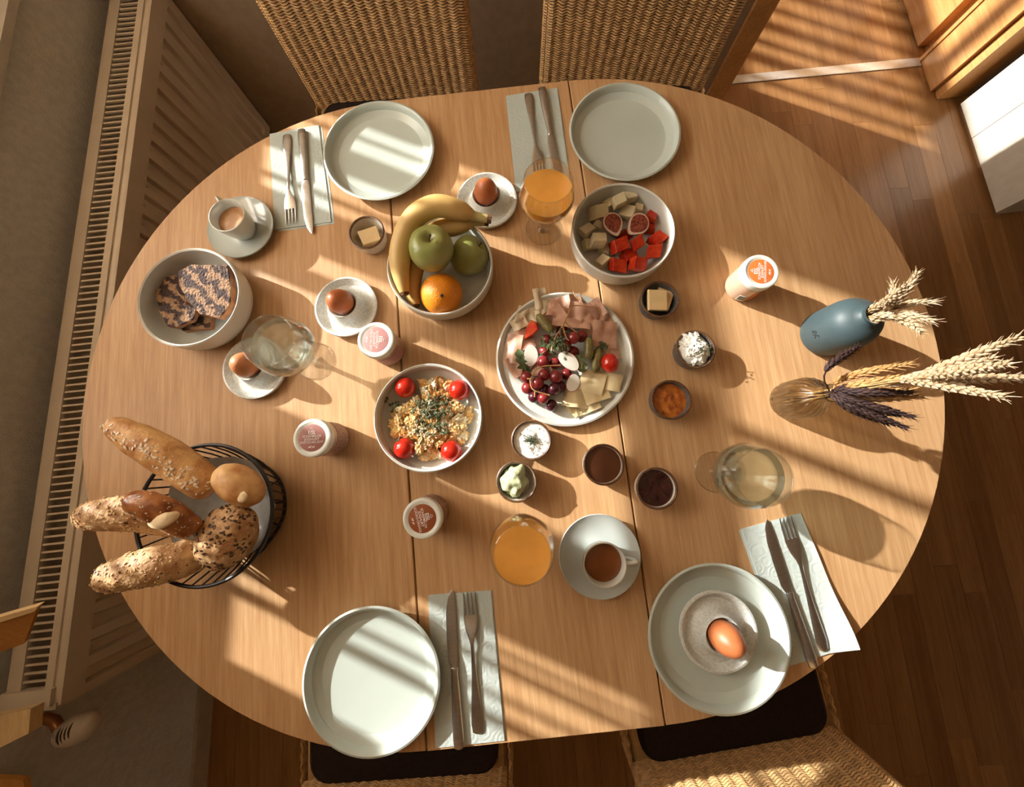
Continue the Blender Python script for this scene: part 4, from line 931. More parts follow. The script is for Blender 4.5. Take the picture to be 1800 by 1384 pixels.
def fig(zx, zy, h, rz, tilt, label):
    t = thing('fig_half', label, 'fig', P(980 + zx / 6.29, 300 + zy / 6.29, h), 0, 'fig halves'); t.rotation_euler = (tilt[0], tilt[1], rz)
    def outl(k): 
        o_ = []
        for i in range(36):
            a = 2 * PI * i / 36; r_ = .0195 * k; x = r_ * math.cos(a) * .98; y_ = r_ * math.sin(a) * (1.0 if math.sin(a) > 0 else 1.0 + .35 * max(0, -math.sin(a)) ** 6); o_.append((x, y_))
        return o_
    vs = []; fs = []; R_ = [(1.0, 0), (.97, -.006), (.86, -.012), (.6, -.017), (.25, -.019)]
    for k, z in R_: vs += [(x, y_, z) for x, y_ in outl(k)]
    for i in range(len(R_) - 1):
        for k in range(36): fs.append((i * 36 + k, i * 36 + (k + 1) % 36, (i + 1) * 36 + (k + 1) % 36, (i + 1) * 36 + k))
    fs.append(tuple(range((len(R_) - 1) * 36, len(R_) * 36))); fs.append(tuple(range(36)))
    link('skin', mesh('skin', vs, fs), 'figskin', t); link('pith', MB().prism(outl(.96), -.001, .0008, .0003).mesh('pith'), 'figrim', t)
    p_ = [(x * .90, y_ * .84 + .0012) for x, y_ in outl(.93)]
    link('flesh', MB().prism(p_, .0002, .0016, .0006).mesh('flesh'), 'figflesh', t)
fig(605, 585, .050, .25, (.18, .10), 'fig half whose point touches the red melon'); fig(900, 590, .050, -.9, (.15, .2), 'fig half lying next to the orange-red chunk')
# ------------------------------------------------------------------ scrambled eggs
MT['tomato'] = mat('tomato_skin', (0.52, 0.018, 0.008), .12, var=.15, scale=20, coat=.6); MT['scramble'] = mat('scrambled_egg', (.62, .34, .10), .6, scale=70, col2=(.78, .58, .28), sss=.2); MT['cress'] = mat('cress_green', (.050, .075, .022), .6, var=.4, scale=200); MT['sprout'] = mat('pale_sprout', (.42, .36, .24), .5, var=.2, scale=100); MT['eggwhite'] = mat('egg_white_curds', (.74, .64, .44), .5, var=.1, scale=90)
def zs(zx, zy, h): return P(620 + zx / 5.32, 600 + zy / 5.32, h)
TOM = [(490, 428, .030), (1005, 450, .034), (478, 1010, .028), (925, 1035, .034)]
TOMS = [zs(*t_) for t_ in TOM]
eb = BW['egg']; mb = MB(); mw = MB(); rnd = random.Random(4)
CL = [(800, 340), (700, 480), (880, 480), (900, 370), (560, 600), (480, 690), (370, 800), (450, 830), (600, 830), (700, 900), (640, 960), (820, 800), (960, 760), (1090, 700), (1010, 880), (1075, 960), (760, 1090), (670, 1070), (820, 1130), (900, 640), (720, 640), (590, 700), (760, 760), (700, 380), (1000, 640), (880, 900)]
for i, (zx, zy) in enumerate(CL):
    for k in range(7):
        dx, dy = rnd.gauss(0, 52), rnd.gauss(0, 52); dr = math.hypot(zx - 720, zy - 720) / 420
        h = .012 + .018 * max(0, 1 - dr ** 2) + rnd.random() * .009; c_ = zs(zx + dx, zy + dy, h) - eb
        lim = math.hypot(c_.x, c_.y)
        if lim > .066: c_.x *= .066 / lim; c_.y *= .066 / lim
        xf = Matrix.Rotation(rnd.random() * 6, 3, 'Z') @ Matrix.Rotation(rnd.gauss(0, .5), 3, 'X'); s = rnd.uniform(.0055, .0105)
        if any((c_ + eb - tc_).length < .0205 + s * .8 for tc_ in TOMS): continue
        (mw if rnd.random() < .25 else mb).blob(c_, (s, s * .75, s * .5), 3, .75, 2.6, i * 7.3 + k * 1.9, xf)
for k in range(110):
    c_ = zs(650 + rnd.gauss(0, 80), 860 + rnd.gauss(0, 60), .036 + rnd.random() * .004) - eb
    if any((c_ + eb - tc_).length < .022 for tc_ in TOMS): continue
    mw.blob(c_, rnd.uniform(.0012, .0024), 1, .3, 3, k)
mb.blob(zs(740, 730, .0125) - eb, (.053, .053, .0058), 3, .2, 3, 2)
o = link('scrambled_eggs', mb.mesh('scrambled_eggs'), 'scramble', None, eb); tag(o, 'heap of golden scrambled eggs topped with cress', 'eggs')
w_ = link('white_curds', mw.mesh('white_curds'), 'eggwhite', o); w_['kind'] = 'stuff'
def cress(parent, org, centre_fn, n, spread, h, seed):
    rnd = random.Random(seed); g = MB(); st_ = MB()
    for k in range(n):
        c_ = centre_fn(rnd.gauss(0, spread), rnd.gauss(0, spread), h + rnd.random() * .010) - org; a = rnd.random() * 6.3; l = rnd.uniform(.004, .010)
        e = c_ + Vector((l * math.cos(a), l * math.sin(a), rnd.uniform(-.002, .004))); mid = (c_ + e) / 2 + Vector((0, 0, .003)); st_.tube([c_, mid, e], .00042, 4)
        for s in (-1, 1):
            q = Matrix.Rotation(a + s * .6, 3, 'Z') @ Matrix.Rotation(rnd.gauss(0, .4), 3, 'X'); g.blob(e, (.0038, .0022, .0006), 1, 0, 1, 0, q)
    for nm, b_, m in (('cress_leaves', g, 'cress'), ('cress_stems', st_, 'sprout')):
        x = link(nm, b_.mesh(nm), m, parent); x['kind'] = 'stuff'
cress(o, eb, lambda a, b, h: zs(740 + a, 630 + b * .7, h), 120, 75, .036, 5); cress(o, eb, lambda a, b, h: zs(720 + a * 1.4, 800 + b * .6, h), 30, 70, .034, 6); cress(o, eb, lambda a, b, h: zs(410 + a, 620 + b * .5, h), 18, 40, .022, 7)
MT['tomato_scar'] = mat('tomato_scar', (.30, .10, .03), .6, var=.2)
for i, (zx, zy, h, l) in enumerate([(*TOM[0], 'cherry tomato in the darkest shade of the egg bowl'), (*TOM[1], 'cherry tomato half tucked under the egg bowl rim'), (*TOM[2], 'cherry tomato set apart on the bare bowl floor'), (*TOM[3], 'brightest cherry tomato in the sun at the bowl edge')]):
    t = thing('cherry_tomato', l, 'tomato', zs(zx, zy, h), 0, 'cherry tomatoes in the egg bowl')
    link('flesh', MB().blob((0, 0, 0), (.0185, .0185, .0175), 3, .03, 1.5, i).mesh('flesh'), 'tomato', t)
    d_ = Vector((rnd.uniform(-.4, .4), rnd.uniform(-.9, -.3), .6)).normalized(); link('scar', MB().blob(d_ * .0178, .0012, 1).mesh('scar'), 'tomato_scar', t)
# ------------------------------------------------------------------ cold platter
MT['ham'] = mat('ham', (.44, .24, .165), .4, scale=40, col2=(.58, .36, .26)); MT['ham_edge'] = mat('ham_rind', (.56, .30, .16), .5, var=.1); MT['cheese'] = mat('sliced_cheese', (.72, .60, .36), .4, var=.06, scale=30, sss=.15); MT['grape'] = mat('red_grape', (.17, .014, .018), .22, scale=50, col2=(.30, .04, .035), coat=.3); MT['grape_dark'] = mat('dark_grape', (.075, .012, .020), .25, var=.3, scale=60, coat=.3); MT['vine'] = mat('vine_stem', (.42, .24, .09), .6, var=.2, scale=100); MT['gherkin'] = mat('gherkin', (.13, .105, .030), .3, scale=90, col2=(.22, .19, .06), bump=.8, bscale=160); MT['radish'] = mat('radish_flesh', (.78, .76, .68), .35, var=.03); MT['radish_skin'] = mat('radish_skin', (.52, .09, .12), .35, var=.15); MT['pepper'] = mat('red_pepper', (.62, .025, .010), .2, scale=60, col2=(.70, .09, .02), coat=.3); MT['rocket'] = mat('rocket_leaf', (.085, .115, .045), .5, var=.3, scale=60); MT['lettuce'] = mat('pale_slice', (.62, .52, .36), .5, var=.1, scale=40)
def zp(zx, zy, h): return P(860 + zx / 5.126, 500 + zy / 5.126, h)
def sheet(zx, zy, h, w, l, rz, m, label, name, cat, grp, fold=.006, fr=55, seed=0, tilt=(0, 0), roll_=0.0, shape='r', th=.0013):
    n = 16; vs = []; fs = []
    for i in range(n + 1):
        for j in range(n + 1):
            u, v = j / n * 2 - 1, i / n * 2 - 1
            x, y_ = u * w / 2, v * l / 2
            if shape == 'o': 
                f = math.sqrt(max(1e-6, 1 - .5 * v * v)); x *= f; y_ *= math.sqrt(max(1e-6, 1 - .5 * u * u))
            if shape == 't': x *= (1 - .75 * (v + 1) / 2)
            z = fold * (noise.noise(Vector((x * fr + seed, y_ * fr * .5, seed))) + .4 * math.sin(x * fr * 2.2 + seed))
            if roll_: 
                a = x / roll_; x = roll_ * math.sin(a); z += roll_ * (1 - math.cos(a))
            vs.append(Vector((x, y_, z)))
    N = len(vs); vs += [v - Vector((0, 0, th)) for v in vs]
    for i in range(n):
        for j in range(n):
            a = i * (n + 1) + j; fs += [(a, a + 1, a + n + 2, a + n + 1), (N + a, N + a + n + 1, N + a + n + 2, N + a + 1)]
    for j in range(n):
        for a, b in ((j, j + 1), (n * (n + 1) + j, n * (n + 1) + j + 1), (j * (n + 1), (j + 1) * (n + 1)), (j * (n + 1) + n, (j + 1) * (n + 1) + n)): fs.append((a, b, N + b, N + a))
    o = link(name, mesh(name, vs, fs), m, None, zp(zx, zy, h), (tilt[0], tilt[1], rz)); return tag(o, label, cat, grp)
HG, CG = 'ham slices on the platter', 'cheese slices on the platter'
HL = 'folded slice of pink ham behind the grapes'
for k, a in enumerate([(700, 200, .016, .050, .036, .1, .006, (.1, 0)), (640, 240, .022, .040, .028, -.35, .006, (-.35, 0)), (840, 270, .026, .046, .034, -.3, .005, (.25, .1)), (930, 240, .020, .036, .030, .4, .007, (.1, -.2)), (1000, 330, .018, .044, .036, -.7, .007, (0, .3)), (740, 340, .030, .058, .024, -.28, .003, (-.55, 0)), (900, 360, .026, .030, .026, .8, .008, (.2, .2)), (1040, 450, .024, .040, .042, -.15, .002, (.05, .25)), (1080, 560, .018, .032, .044, .15, .004, (.05, .3)), (590, 300, .020, .036, .030, .5, .007, (.3, -.2))]):
    sheet(a[0], a[1], a[2], a[3] * 1.18, a[4] * 1.18, a[5], 'ham', HL, 'ham_slice', 'ham', HG, a[6], 70, k * 3.3, a[7])
HL2 = 'slice of pale ham showing past the rocket leaves'
for k, a in enumerate([(215, 580, .014, .026, .046, -.3, .004, (.1, -.25)), (260, 720, .012, .034, .034, .5, .006, (0, -.1)), (300, 500, .014, .034, .034, .2, .005, (0, 0)), (400, 740, .012, .036, .03, 0, .005, (0, 0))]):
    sheet(a[0], a[1], a[2], a[3] * 1.18, a[4] * 1.18, a[5], 'ham', HL2, 'ham_slice', 'ham', HG, a[6], 60, 20 + k * 3.3, a[7])
for k, a in enumerate([(460, 130, .016, .024, .040, .1, .006, (.2, .2)), (340, 300, .012, .042, .036, -.4, .008, (0, 0)), (470, 230, .012, .040, .034, .3, .006, (0, 0)), (270, 350, .016, .030, .022, .4, .007, (.2, 0))]):
    sheet(a[0], a[1], a[2], a[3], a[4], a[5], 'lettuce', 'thin pale cheese slice beside the gherkin and red pepper', 'cheese_slice', 'cheese', CG, a[6], 80, 40 + k * 2.1, a[7])
for k, a in enumerate([(930, 880, .022, .040, .034, -.4, .003, (.1, .05), 0), (1060, 870, .018, .046, .028, -.35, .003, (.1, -.1), 0), (960, 970, .018, .042, .032, .2, .003, (0, .1), 0), (880, 1090, .012, .040, .024, .25, .004, (-.15, 0), 0), (800, 1010, .018, .036, .036, -.2, .003, (0, .2), 0), (780, 1120, .012, .022, .022, .6, .004, (-.1, 0), 0), (1010, 940, .012, .040, .026, .5, .003, (0, 0), 0)]):
    sheet(a[0], a[1], a[2], a[3] * 1.12, a[4] * 1.12, a[5], 'cheese', 'slice of yellow cheese heaped below the tomato', 'cheese_slice', 'cheese', CG, a[6], 60, 60 + k * 2.7, a[7])
sheet(665, 1000, .012, .030, .040, -.32, 'cheese', 'rolled slice of cheese beside the dark grapes', 'cheese_roll', 'cheese', CG, .001, 60, 3, (0, PI), .0085)
GR = [(490, 690, 0.032, 0), (600, 690, 0.034, 0), (605, 830, 0.032, 0), (710, 790, 0.034, 0), (320, 850, 0.02, 0), (442, 890, 0.03, 0), (345, 935, 0.016, 0), (388, 1005, 0.018, 1), (465, 1030, 0.024, 0), (560, 1090, 0.018, 1), (585, 945, 0.022, 1), (495, 815, 0.026, 0), (745, 500, 0.036, 0), (520, 480, 0.03, 0), (500, 590, 0.026, 0), (690, 560, 0.028, 0), (830, 470, 0.026, 0), (640, 920, 0.018, 1), (500, 950, 0.016, 1), (660, 400, 0.026, 0), (760, 600, 0.026, 0)]
for i, (zx, zy, h, dk) in enumerate(GR):
    k = random.Random(i).uniform(.95, 1.08)
    o = link('grape', MB().blob((0, 0, 0), (.0108 * k, .0108 * k, .0112 * k), 3, .03, 1.5, i).mesh('grape'), 'grape_dark' if dk else 'grape', None, zp(zx, zy, h))
    tag(o, 'dark purple grape at the end of the bunch beside the rolled cheese' if dk else 'plump red grape in the bunch on the platter', 'grape', 'dark grapes' if dk else 'red grapes')
gs0 = zp(500, 750, .045)
def stem(paths, label):
    mb = MB()
    for p in paths: mb.tube(spline([zp(*q) - gs0 for q in p], 12), [.0014] + [.0011] * 10 + [.0016], 6)
    return mb
o = link('vine_twig', stem([[(340, 855, .034), (375, 850, .040), (410, 780, .046), (480, 745, .050), (560, 738, .050), (640, 735, .048)], [(365, 860, .040), (375, 930, .038), (410, 965, .038), (470, 985, .036), (540, 1005, .034)], [(545, 740, .049), (560, 780, .045)], [(408, 965, .036), (405, 1020, .034)]], '').mesh('vine_twig'), 'vine', None, gs0)
tag(o, 'curved pale stem lying over the red grapes', 'stem')
gs0 = zp(650, 350, .04)
o = link('vine_twig', stem([[(735, 95, .030), (745, 130, .034), (800, 180, .036), (830, 225, .038)], [(640, 400, .048), (680, 310, .048), (725, 225, .044), (860, 230, .040), (950, 245, .036)], [(640, 400, .048), (580, 490, .050), (545, 570, .048), (530, 650, .046)], [(640, 420, .048), (660, 490, .050), (690, 540, .048)], [(660, 370, .046), (720, 430, .044), (770, 470, .042)]], '').mesh('vine_twig'), 'vine', None, gs0)
tag(o, 'forked bare stem running up across the ham', 'stem')
def gherkin(a, b, ha, hb, r_, label):
    p, q = zp(*a, ha), zp(*b, hb); c_ = (p + q) / 2; n = 14
    path = [(p.lerp(q, i / (n - 1)) - c_) for i in range(n)]; rr = [r_ * math.sqrt(max(.03, 1 - abs(2 * i / (n - 1) - 1) ** 3)) for i in range(n)]
    me = MB().tube(path, rr, 12).mesh('gherkin')
    for v in me.vertices: v.co += v.normal * noise.noise(v.co * 260) * .0007
    tag(link('gherkin', me, 'gherkin', None, c_), label, 'gherkin', 'gherkins on the platter')
gherkin((435, 270), (580, 435), .034, .036, .0088, 'gherkin lying beside the red pepper piece'); gherkin((895, 470), (905, 680), .036, .034, .0088, 'dark gherkin lying lengthwise near the tomato'); gherkin((990, 560), (955, 790), .030, .036, .0092, 'dark gherkin with its end shining beside the tomato'); gherkin((800, 640), (860, 800), .026, .026, .0085, 'dark gherkin under the radish slices')
t = thing('cherry_tomato', 'cherry tomato on the cold platter beside the gherkins', 'tomato', zp(1080, 710, .034)); link('flesh', MB().blob((0, 0, 0), (.0155, .0175, .0155), 3, .03, 1.5).mesh('flesh'), 'tomato', t); link('scar', MB().blob((.0025, .002, .0153), .0012, 1).mesh('scar'), 'tomato_scar', t)
pp_ = [zp(*p, .032) for p in [(315, 478), (345, 365), (385, 310), (430, 335), (452, 395), (400, 445)]]; pc = sum(pp_, Vector()) / 6
me = MB().prism([((p - pc).x, (p - pc).y) for p in reversed(pp_)], -.005, .005, .0022).mesh('pepper_piece')
tag(link('pepper_piece', me, 'pepper', None, pc, (.15, -.2, 0)), 'bright red pepper piece beside the gherkin', 'pepper')
for k, (zx, zy, h, w, l, rz, tl, lab) in enumerate([(380, 620, .036, .0125, .020, -.15, (.1, .1), 'white radish slice beside the rocket leaves'), (722, 685, .044, .0125, .021, .75, (.15, -.2), 'pink-edged radish slice on top of the grapes'), (765, 880, .034, .0115, .016, -.5, (0, .15), 'white radish slice next to the rolled cheese')]):
    t = thing('radish_slice', lab, 'radish', zp(zx, zy, h), rz, 'radish slices'); t.rotation_euler = (tl[0], tl[1], rz)
    ol = [(w * math.cos(2 * PI * i / 28), l * math.sin(2 * PI * i / 28) * (1 - .12 * math.cos(2 * PI * i / 28))) for i in range(28)]
    link('skin', MB().prism([(x * 1.04, y_ * 1.03) for x, y_ in ol], -.0016, .0010, .0004).mesh('skin'), 'radish_skin', t); link('flesh', MB().prism(ol, -.0006, .0017, .0004).mesh('flesh'), 'radish', t)
def leaf(pts, w, label):
    q = [zp(*p) for p in pts]; c_ = sum(q, Vector()) / len(q); n = 22; path = spline([p - c_ for p in q], n); vs = []; fs = []
    for i in range(n):
        t_ = i / (n - 1); d = (path[min(i + 1, n - 1)] - path[max(0, i - 1)]).normalized(); s = Vector((-d.y, d.x, 0)).normalized()
        ww = w * (.15 + math.sin(PI * t_) ** .7) * (1 + .55 * math.sin(t_ * 22)); vs += [path[i] + s * ww + Vector((0, 0, .001)), path[i], path[i] - s * ww + Vector((0, 0, .0015))]
    N = len(vs); vs += [v - Vector((0, 0, .0006)) for v in vs]
    for i in range(n - 1):
        for j in range(2):
            a = 3 * i + j; fs += [(a, a + 1, a + 4, a + 3), (N + a, N + a + 3, N + a + 4, N + a + 1)]
        for j in (0, 2): a = 3 * i + j; fs.append((a, a + 3, N + a + 3, N + a))
    tag(link('rocket_leaf', mesh('rocket_leaf', vs, fs), 'rocket', None, c_), label, 'leaf', 'rocket leaves on the platter')
leaf([(265, 500, .032), (270, 590, .040), (310, 680, .038), (380, 790, .028)], .0055, 'rocket leaf curling beside the white radish slice'); leaf([(300, 640, .032), (295, 720, .032), (320, 790, .026)], .0060, 'rocket leaf pointing to the red grapes'); leaf([(190, 660, .026), (245, 640, .034), (300, 660, .036)], .004, 'rocket leaf lying over the pale ham'); leaf([(480, 480, .036), (500, 540, .038), (560, 530, .036)], .005, 'rocket leaf under the forked grape stem'); leaf([(1010, 500, .038), (1040, 550, .036), (1080, 560, .034)], .005, 'rocket leaf above the platter tomato'); leaf([(790, 640, .036), (830, 720, .036), (860, 790, .032)], .006, 'rocket leaf between radish and gherkin')
ct = link('cress_bed', MB().blob((0, 0, 0), (.011, .009, .005), 3, .4, 3, 2).mesh('cress_bed'), 'cress', None, zp(612, 545, .040)); tag(ct, 'tangle of dark cress in the middle of the platter', 'cress')
cress(ct, Vector(ct.location), lambda a, b, h: zp(615 + a, 530 + b, h), 60, 42, .036, 21)
# ------------------------------------------------------------------ vases with wheat
vb = at(1441, 590, .0); vt = P(1532, 549, .112)
VH = .112
v_ = thing('blue_vase', 'matt blue bottle vase holding pale wheat', 'vase', vb)
VS = Matrix(); 
link('vase_body', MB().lathe([(a_ * .93, b_) for a_, b_ in [(0, 0), (.034, 0), (.042, .004), (.0455, .014), (.0462, .040), (.0458, .066), (.043, .080), (.036, .091), (.026, .098), (.0185, .102), (.0165, .106), (.0185, VH), (.0165, VH + .0005), (.0140, .106), (.0150, .100), (.030, .088), (.040, .07), (.040, .02), (0, .008)]], 56).mesh('vase_body'), 'vase', v_)
mk = Vector((-.0463, -.005, .040))
MT['mark'] = mat('dark_stamp', (.02, .025, .03), .6, var=.2)
mp_ = MB()
for pth in ([(-.006, -.004), (-.003, .001), (-.004, .006), (-.007, .005)], [(-.001, -.004), (-.001, .002), (.001, .003)], [(.003, -.004), (.003, .005)], [(.0055, .003), (.0055, -.004), (.008, -.003)]):
    mp_.tube([Vector((-math.sqrt(.0432 ** 2 - (y_ - .006) ** 2), y_ - .006, .042 + z)) for y_, z in pth], .0006, 5)
link('stamp', mp_.mesh('stamp'), 'mark', v_)
gbx = at(1382, 706, .0)
g_ = thing('glass_vase', 'ribbed amber glass bottle holding dark and pale wheat', 'vase', gbx)
rib = lambda a, z: 1 + .05 * math.cos(20 * a)
link('vase_body', MB().lathe([(a_ * .88, b_) for a_, b_ in [(0, 0), (.030, 0), (.036, .003), (.0375, .010), (.0375, .050), (.0355, .062), (.028, .074), (.018, .082), (.0145, .088), (.0145, .098), (.0165, .102), (.0140, .1025), (.0125, .098), (.0125, .088), (.016, .081), (.026, .073), (.033, .061), (.035, .05), (.035, .012), (.030, .006), (0, .006)]], 160, rmod=lambda a, z: rib(a, z) if .004 < z < .08 else 1).mesh('vase_body'), 'ribbed', g_)
MT['wheat'] = mat('pale_wheat', (.37, .26, .145), .6, scale=120, col2=(.50, .385, .25)); MT['wheat_gold'] = mat('golden_wheat', (.30, .14, .04), .55, scale=120, col2=(.43, .25, .09)); MT['wheat_dark'] = mat('dark_purple_wheat', (.020, .008, .008), .7, scale=120, col2=(.042, .018, .014)); MT['straw'] = mat('straw', (.42, .27, .11), .6, var=.2, scale=60)
GRN = MB().blob((0, 0, 0), (.36, .36, 1.0), 1)
def wheat(root, path, earlen, m, label, grp, r_=.0042, seed=0):
    """stalk along path (world points); the last earlen metres carry the ear"""
    rnd = random.Random(seed); pts = spline(path, 40); t = thing('wheat_stalk', label, 'wheat', root, 0, grp); pts = [p - root for p in pts]
    L_ = [0]
    for a, b in zip(pts, pts[1:]): L_.append(L_[-1] + (b - a).length)
    tot = L_[-1]; e0 = tot - earlen
    def at_(s):
        for i in range(len(L_) - 1):
            if L_[i + 1] >= s: return pts[i].lerp(pts[i + 1], (s - L_[i]) / max(1e-9, L_[i + 1] - L_[i])), (pts[i + 1] - pts[i]).normalized()
        return pts[-1], (pts[-1] - pts[-2]).normalized()
    sp = [at_(e0 * k / 14)[0] for k in range(15)]
    link('stem', MB().tube(sp, .0011, 6).mesh('stem'), 'straw' if m != 'wheat_dark' else 'wheat_dark', t)
    mb = MB(); ns = max(9, int(earlen / .0048))
    for k in range(ns):
        f = k / (ns - 1); p, d = at_(e0 + earlen * f); sz = (.75 + .35 * math.sin(PI * min(1, f * 1.15 + .05))) * (1 if f < .85 else .8)
        u = d.orthogonal().normalized(); w_ = d.cross(u)
        for j in range(4):
            a = j * PI / 2 + (k % 2) * PI / 4 + rnd.uniform(-.15, .15); o_ = u * math.cos(a) + w_ * math.sin(a)
            ax_ = (d + o_ * .42).normalized(); q = ax_.to_track_quat('Z', 'Y').to_matrix(); g = .0070 * sz; c_ = p + o_ * r_ * .62 * sz
            mb.add([q @ (v * g) + c_ for v in GRN.v], GRN.f)
            if rnd.random() < .5 or f > .8:
                tp = c_ + ax_ * g * .8; mb.tube([tp, tp + (ax_ + o_ * .1) * rnd.uniform(.004, .009)], [.0005, .00015], 3)
    link('ear', mb.mesh('ear'), m, t)
# stalks in the blue vase: ends given by photo pixel and height
m0 = vb + Vector((0, 0, VH))
BE = [(1612, 480, .172), (1595, 500, .188), (1570, 497, .150), (1642, 531, .164), (1640, 565, .178), (1618, 583, .170), (1585, 522, .138), (1600, 550, .150), (1556, 532, .162)]
for i, (px, py, h) in enumerate(BE):
    tip = P(px, py, h); bs = vb + Vector((.012 * math.cos(i * 2.1), .012 * math.sin(i * 2.1), .0116)); mo = m0 + Vector((.009 * math.cos(i * 2.4), .009 * math.sin(i * 2.4), -.005))
    wheat(bs, [bs, mo, mo.lerp(tip, .5) + Vector((0, 0, .012)), tip], .070, 'wheat', 'pale wheat stalk standing in the blue vase', 'wheat in the blue vase', .0050, i)
m1 = gbx + Vector((0, 0, .1))
def gv(i, pix, ear, m, label, grp):
    bs = gbx + Vector((.010 * math.cos(i * 1.9), .010 * math.sin(i * 1.9), .0062)); mo = m1 + Vector((.006 * math.cos(i * 2.4), .006 * math.sin(i * 2.4), -.006))
    wheat(bs, [bs, mo] + [P(*p) for p in pix], ear, m, label, grp, .0045, 30 + i)
for i, (px, py, h) in enumerate([(1788, 595, .325), (1745, 630, .30), (1800, 664, .325), (1762, 697, .31), (1735, 652, .262), (1770, 640, .345)]):
    q = P(1618, 664, .225); q.z += TZ * 0
    gv(i, [(1545 + 3 * i, 672 + 3 * i % 7, .17), (1620 + 2 * i, 658 + 5 * (i % 4), .225 + (0, .004, -.006, .008, -.022, .020)[i]), (px, py, h)], .098, 'wheat', 'pale wheat stalk standing tallest in the ribbed glass vase', 'pale wheat in the glass vase')
for i, pix in enumerate([[(1470, 672, .115), (1520, 655, .150), (1600, 640, .185)], [(1480, 682, .12), (1530, 672, .150), (1605, 660, .180)], [(1485, 690, .12), (1540, 690, .145), (1610, 684, .165)], [(1480, 695, .12), (1540, 700, .140), (1620, 698, .160)]]):
    gv(10 + i, pix, .085, 'wheat_gold', 'golden wheat stalk among the dark ears', 'golden wheat in the glass vase')
for i, pix in enumerate([[(1468, 690, .125), (1500, 705, .14), (1604, 733, .150)], [(1466, 694, .125), (1500, 715, .135), (1592, 752, .140)], [(1464, 696, .125), (1495, 718, .13), (1560, 745, .125)], [(1470, 688, .125), (1520, 690, .15), (1600, 690, .165)], [(1470, 684, .120), (1520, 676, .132), (1590, 662, .138)], [(1468, 694, .112), (1510, 714, .116), (1580, 730, .108)]]):
    gv(20 + i, pix, .088, 'wheat_dark', 'dark purple wheat ear drooping from the ribbed glass vase', 'dark wheat in the glass vase')
gv(28, [(1448, 665, .135), (1462, 640, .145), (1508, 610, .125)], .080, 'wheat_dark', 'dark wheat ear bent sharply towards the blue vase', 'dark wheat in the glass vase')
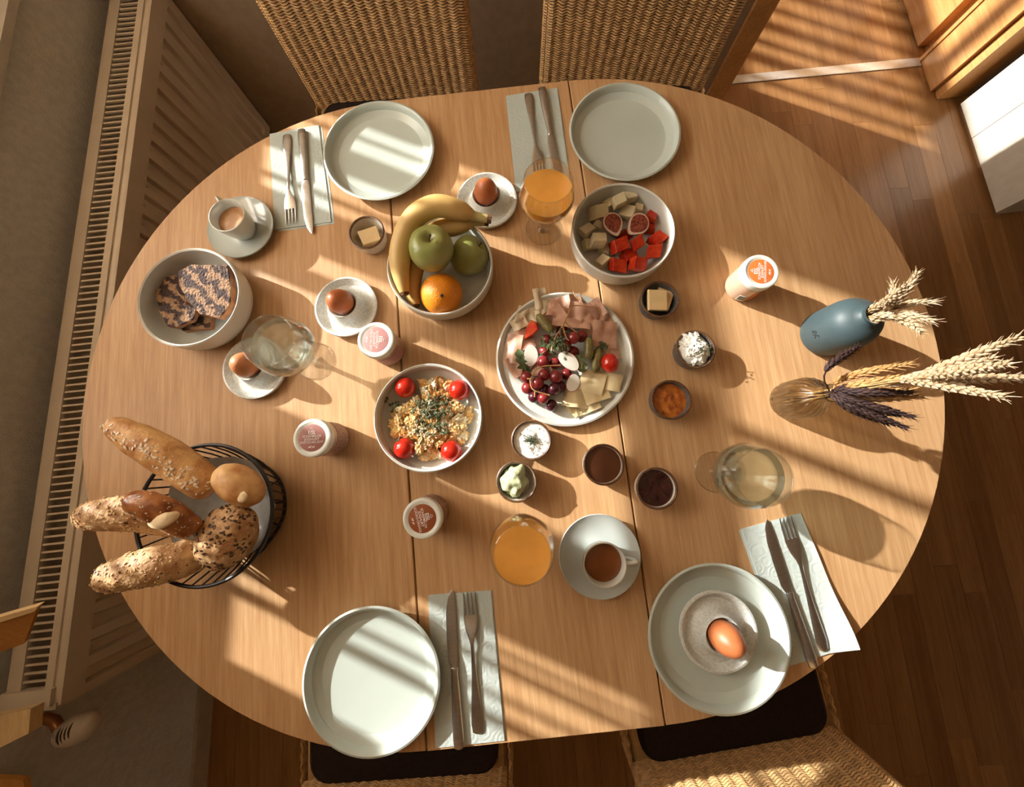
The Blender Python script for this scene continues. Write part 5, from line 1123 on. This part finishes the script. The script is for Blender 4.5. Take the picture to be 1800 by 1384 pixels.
# ---- settle the piled food so that pieces touch and do not pass through each other (metres)
SETTLE = {'melon_cube.010': (0.0005, -0.0005, 0.0034),
          'red_melon_chunk.009': (0.0001, -0.0002, 0.0025),
          'melon_cube.008': (0.0004, 0.0003, 0.0009),
          'red_melon_chunk.008': (0.0005, 0.0, 0.0),
          'red_melon_chunk.007': (0.0, 0.0, -0.0015),
          'red_melon_chunk.005': (-0.0001, -0.0002, 0.0004),
          'melon_cube.009': (0.0025, 0.0011, 0.0042),
          'red_melon_chunk.006': (0.001, -0.0023, 0.0049),
          'melon_cube.007': (0.0, 0.0, -0.0075),
          'melon_cube.004': (-0.0015, -0.0115, 0.0059),
          'melon_cube.011': (-0.0045, -0.0062, 0.0038),
          'red_melon_chunk.003': (0.0004, 0.0087, 0.0039),
          'red_melon_chunk.004': (-0.002, 0.0032, 0.0046),
          'melon_cube.006': (0.0025, -0.0013, 0.0028),
          'red_melon_chunk.002': (0.0002, -0.0007, 0.006),
          'melon_cube.003': (-0.0013, -0.0027, -0.0045),
          'red_melon_chunk.001': (-0.0023, 0.0006, 0.0018),
          'red_melon_chunk': (-0.0005, -0.0007, 0.0012),
          'melon_cube.005': (0.0028, 0.0028, -0.0005),
          'melon_cube.001': (-0.0022, 0.0034, 0.0057),
          'melon_cube': (0.0011, -0.0027, 0.0122),
          'fig_half': (0.0014, 0.0014, 0.0),
          'fig_half.001': (-0.0, 0.0005, 0.0),
          'banana.001': (0.0008, -0.0029, 0.0052),
          'orange': (0.0, 0.0, -0.003),
          'green_apple.001': (-0.0038, -0.0012, -0.0065),
          'banana': (-0.0019, -0.0013, 0.0071),
          'green_apple': (0.0007, -0.0022, 0.0038),
          'marbled_cake_slice': (0.0071, -0.0031, 0.0045),
          'marbled_cake_slice.001': (0.0027, 0.0002, 0.007),
          'marbled_cake_slice.002': (-0.0009, -0.001, 0.0006),
          'cherry_tomato': (0.0013, -0.0016, 0.0015),
          'cherry_tomato.001': (-0.0016, -0.0012, 0.0),
          'cherry_tomato.002': (0.0019, 0.0009, 0.0028),
          'cherry_tomato.003': (-0.0007, 0.0013, -0.0015),
          'spread.001': (0.0001, -0.0018, 0.0041),
          'butter_pat': (0.0, 0.0, -0.002),
          'butter_pat.002': (0.0, 0.0, -0.003),
          'butter_pat.001': (0.0002, -0.0004, 0.0014),
          'grape.006': (-0.0, -0.0001, 0.0005),
          'grape.018': (0.0, 0.0, -0.001),
          'grape.017': (0.0, 0.0, -0.003),
          'grape.009': (0.0, 0.0, -0.0015),
          'grape.007': (0.0025, -0.0025, 0.0),
          'grape.004': (0.0028, 0.0022, 0.0042),
          'grape.010': (-0.0009, -0.0013, 0.0084),
          'grape.008': (0.0044, -0.0006, 0.0042),
          'grape.020': (0.0, 0.0, -0.01),
          'grape.019': (-0.0, -0.002, -0.0105),
          'grape.011': (0.0, 0.0, -0.0005),
          'grape.016': (-0.0001, -0.0001, -0.0),
          'grape.014': (0.0, 0.0, -0.0105),
          'grape.015': (-0.0013, 0.0007, 0.0014),
          'grape.005': (-0.001, -0.0, 0.0),
          'grape.013': (0.0, 0.0, -0.0155),
          'grape.002': (0.0, 0.0, -0.0045),
          'grape': (0.0, 0.0, -0.0085),
          'grape.003': (0.0, 0.0, -0.019),
          'grape.001': (0.0, 0.0, -0.0195),
          'grape.012': (0.0025, 0.0021, 0.0044),
          'gherkin.003': (-0.0038, 0.0014, 0.0037),
          'gherkin.001': (0.0, 0.0, -0.003),
          'gherkin.002': (0.001, 0.0, -0.0065),
          'gherkin': (-0.001, -0.0, -0.0005),
          'cheese_roll': (0.0099, -0.0015, 0.0042),
          'cherry_tomato.004': (0.0015, -0.0004, 0.0009),
          'pepper_piece': (0.0, 0.0, -0.009),
          'cress_bed': (-0.0004, -0.0008, 0.0029),
          'radish_slice.002': (0.0, 0.0, -0.011),
          'radish_slice.001': (0.0, 0.0, -0.005),
          'radish_slice': (0.0, 0.0, -0.0185),
          'rocket_leaf': (0.0, 0.0, -0.021),
          'rocket_leaf.001': (-0.0, 0.0005, -0.0015),
          'rocket_leaf.002': (0.0, 0.0, -0.019),
          'rocket_leaf.003': (0.0, 0.0, -0.0135),
          'rocket_leaf.004': (0.0, 0.0, -0.01),
          'rocket_leaf.005': (0.0005, -0.0003, 0.0014),
          'vine_twig': (0.0007, 0.0006, 0.0012),
          'vine_twig.001': (0.006, 0.006, -0.001),
          'salted_bread_stick': (0.0, 0.0, -0.007),
          'sesame_bread_stick': (0.0, 0.0, -0.008),
          'seeded_bread_stick': (0.0, 0.0, -0.0035),
          'white_bread_roll': (0.0116, -0.0099, 0.0158),
          'seeded_bread_roll': (0.0, 0.0, -0.0045),
          'twisted_lye_roll': (0.0, 0.0, -0.008)}
for n_, v_ in SETTLE.items(): bpy.data.objects[n_].location += Vector(v_)
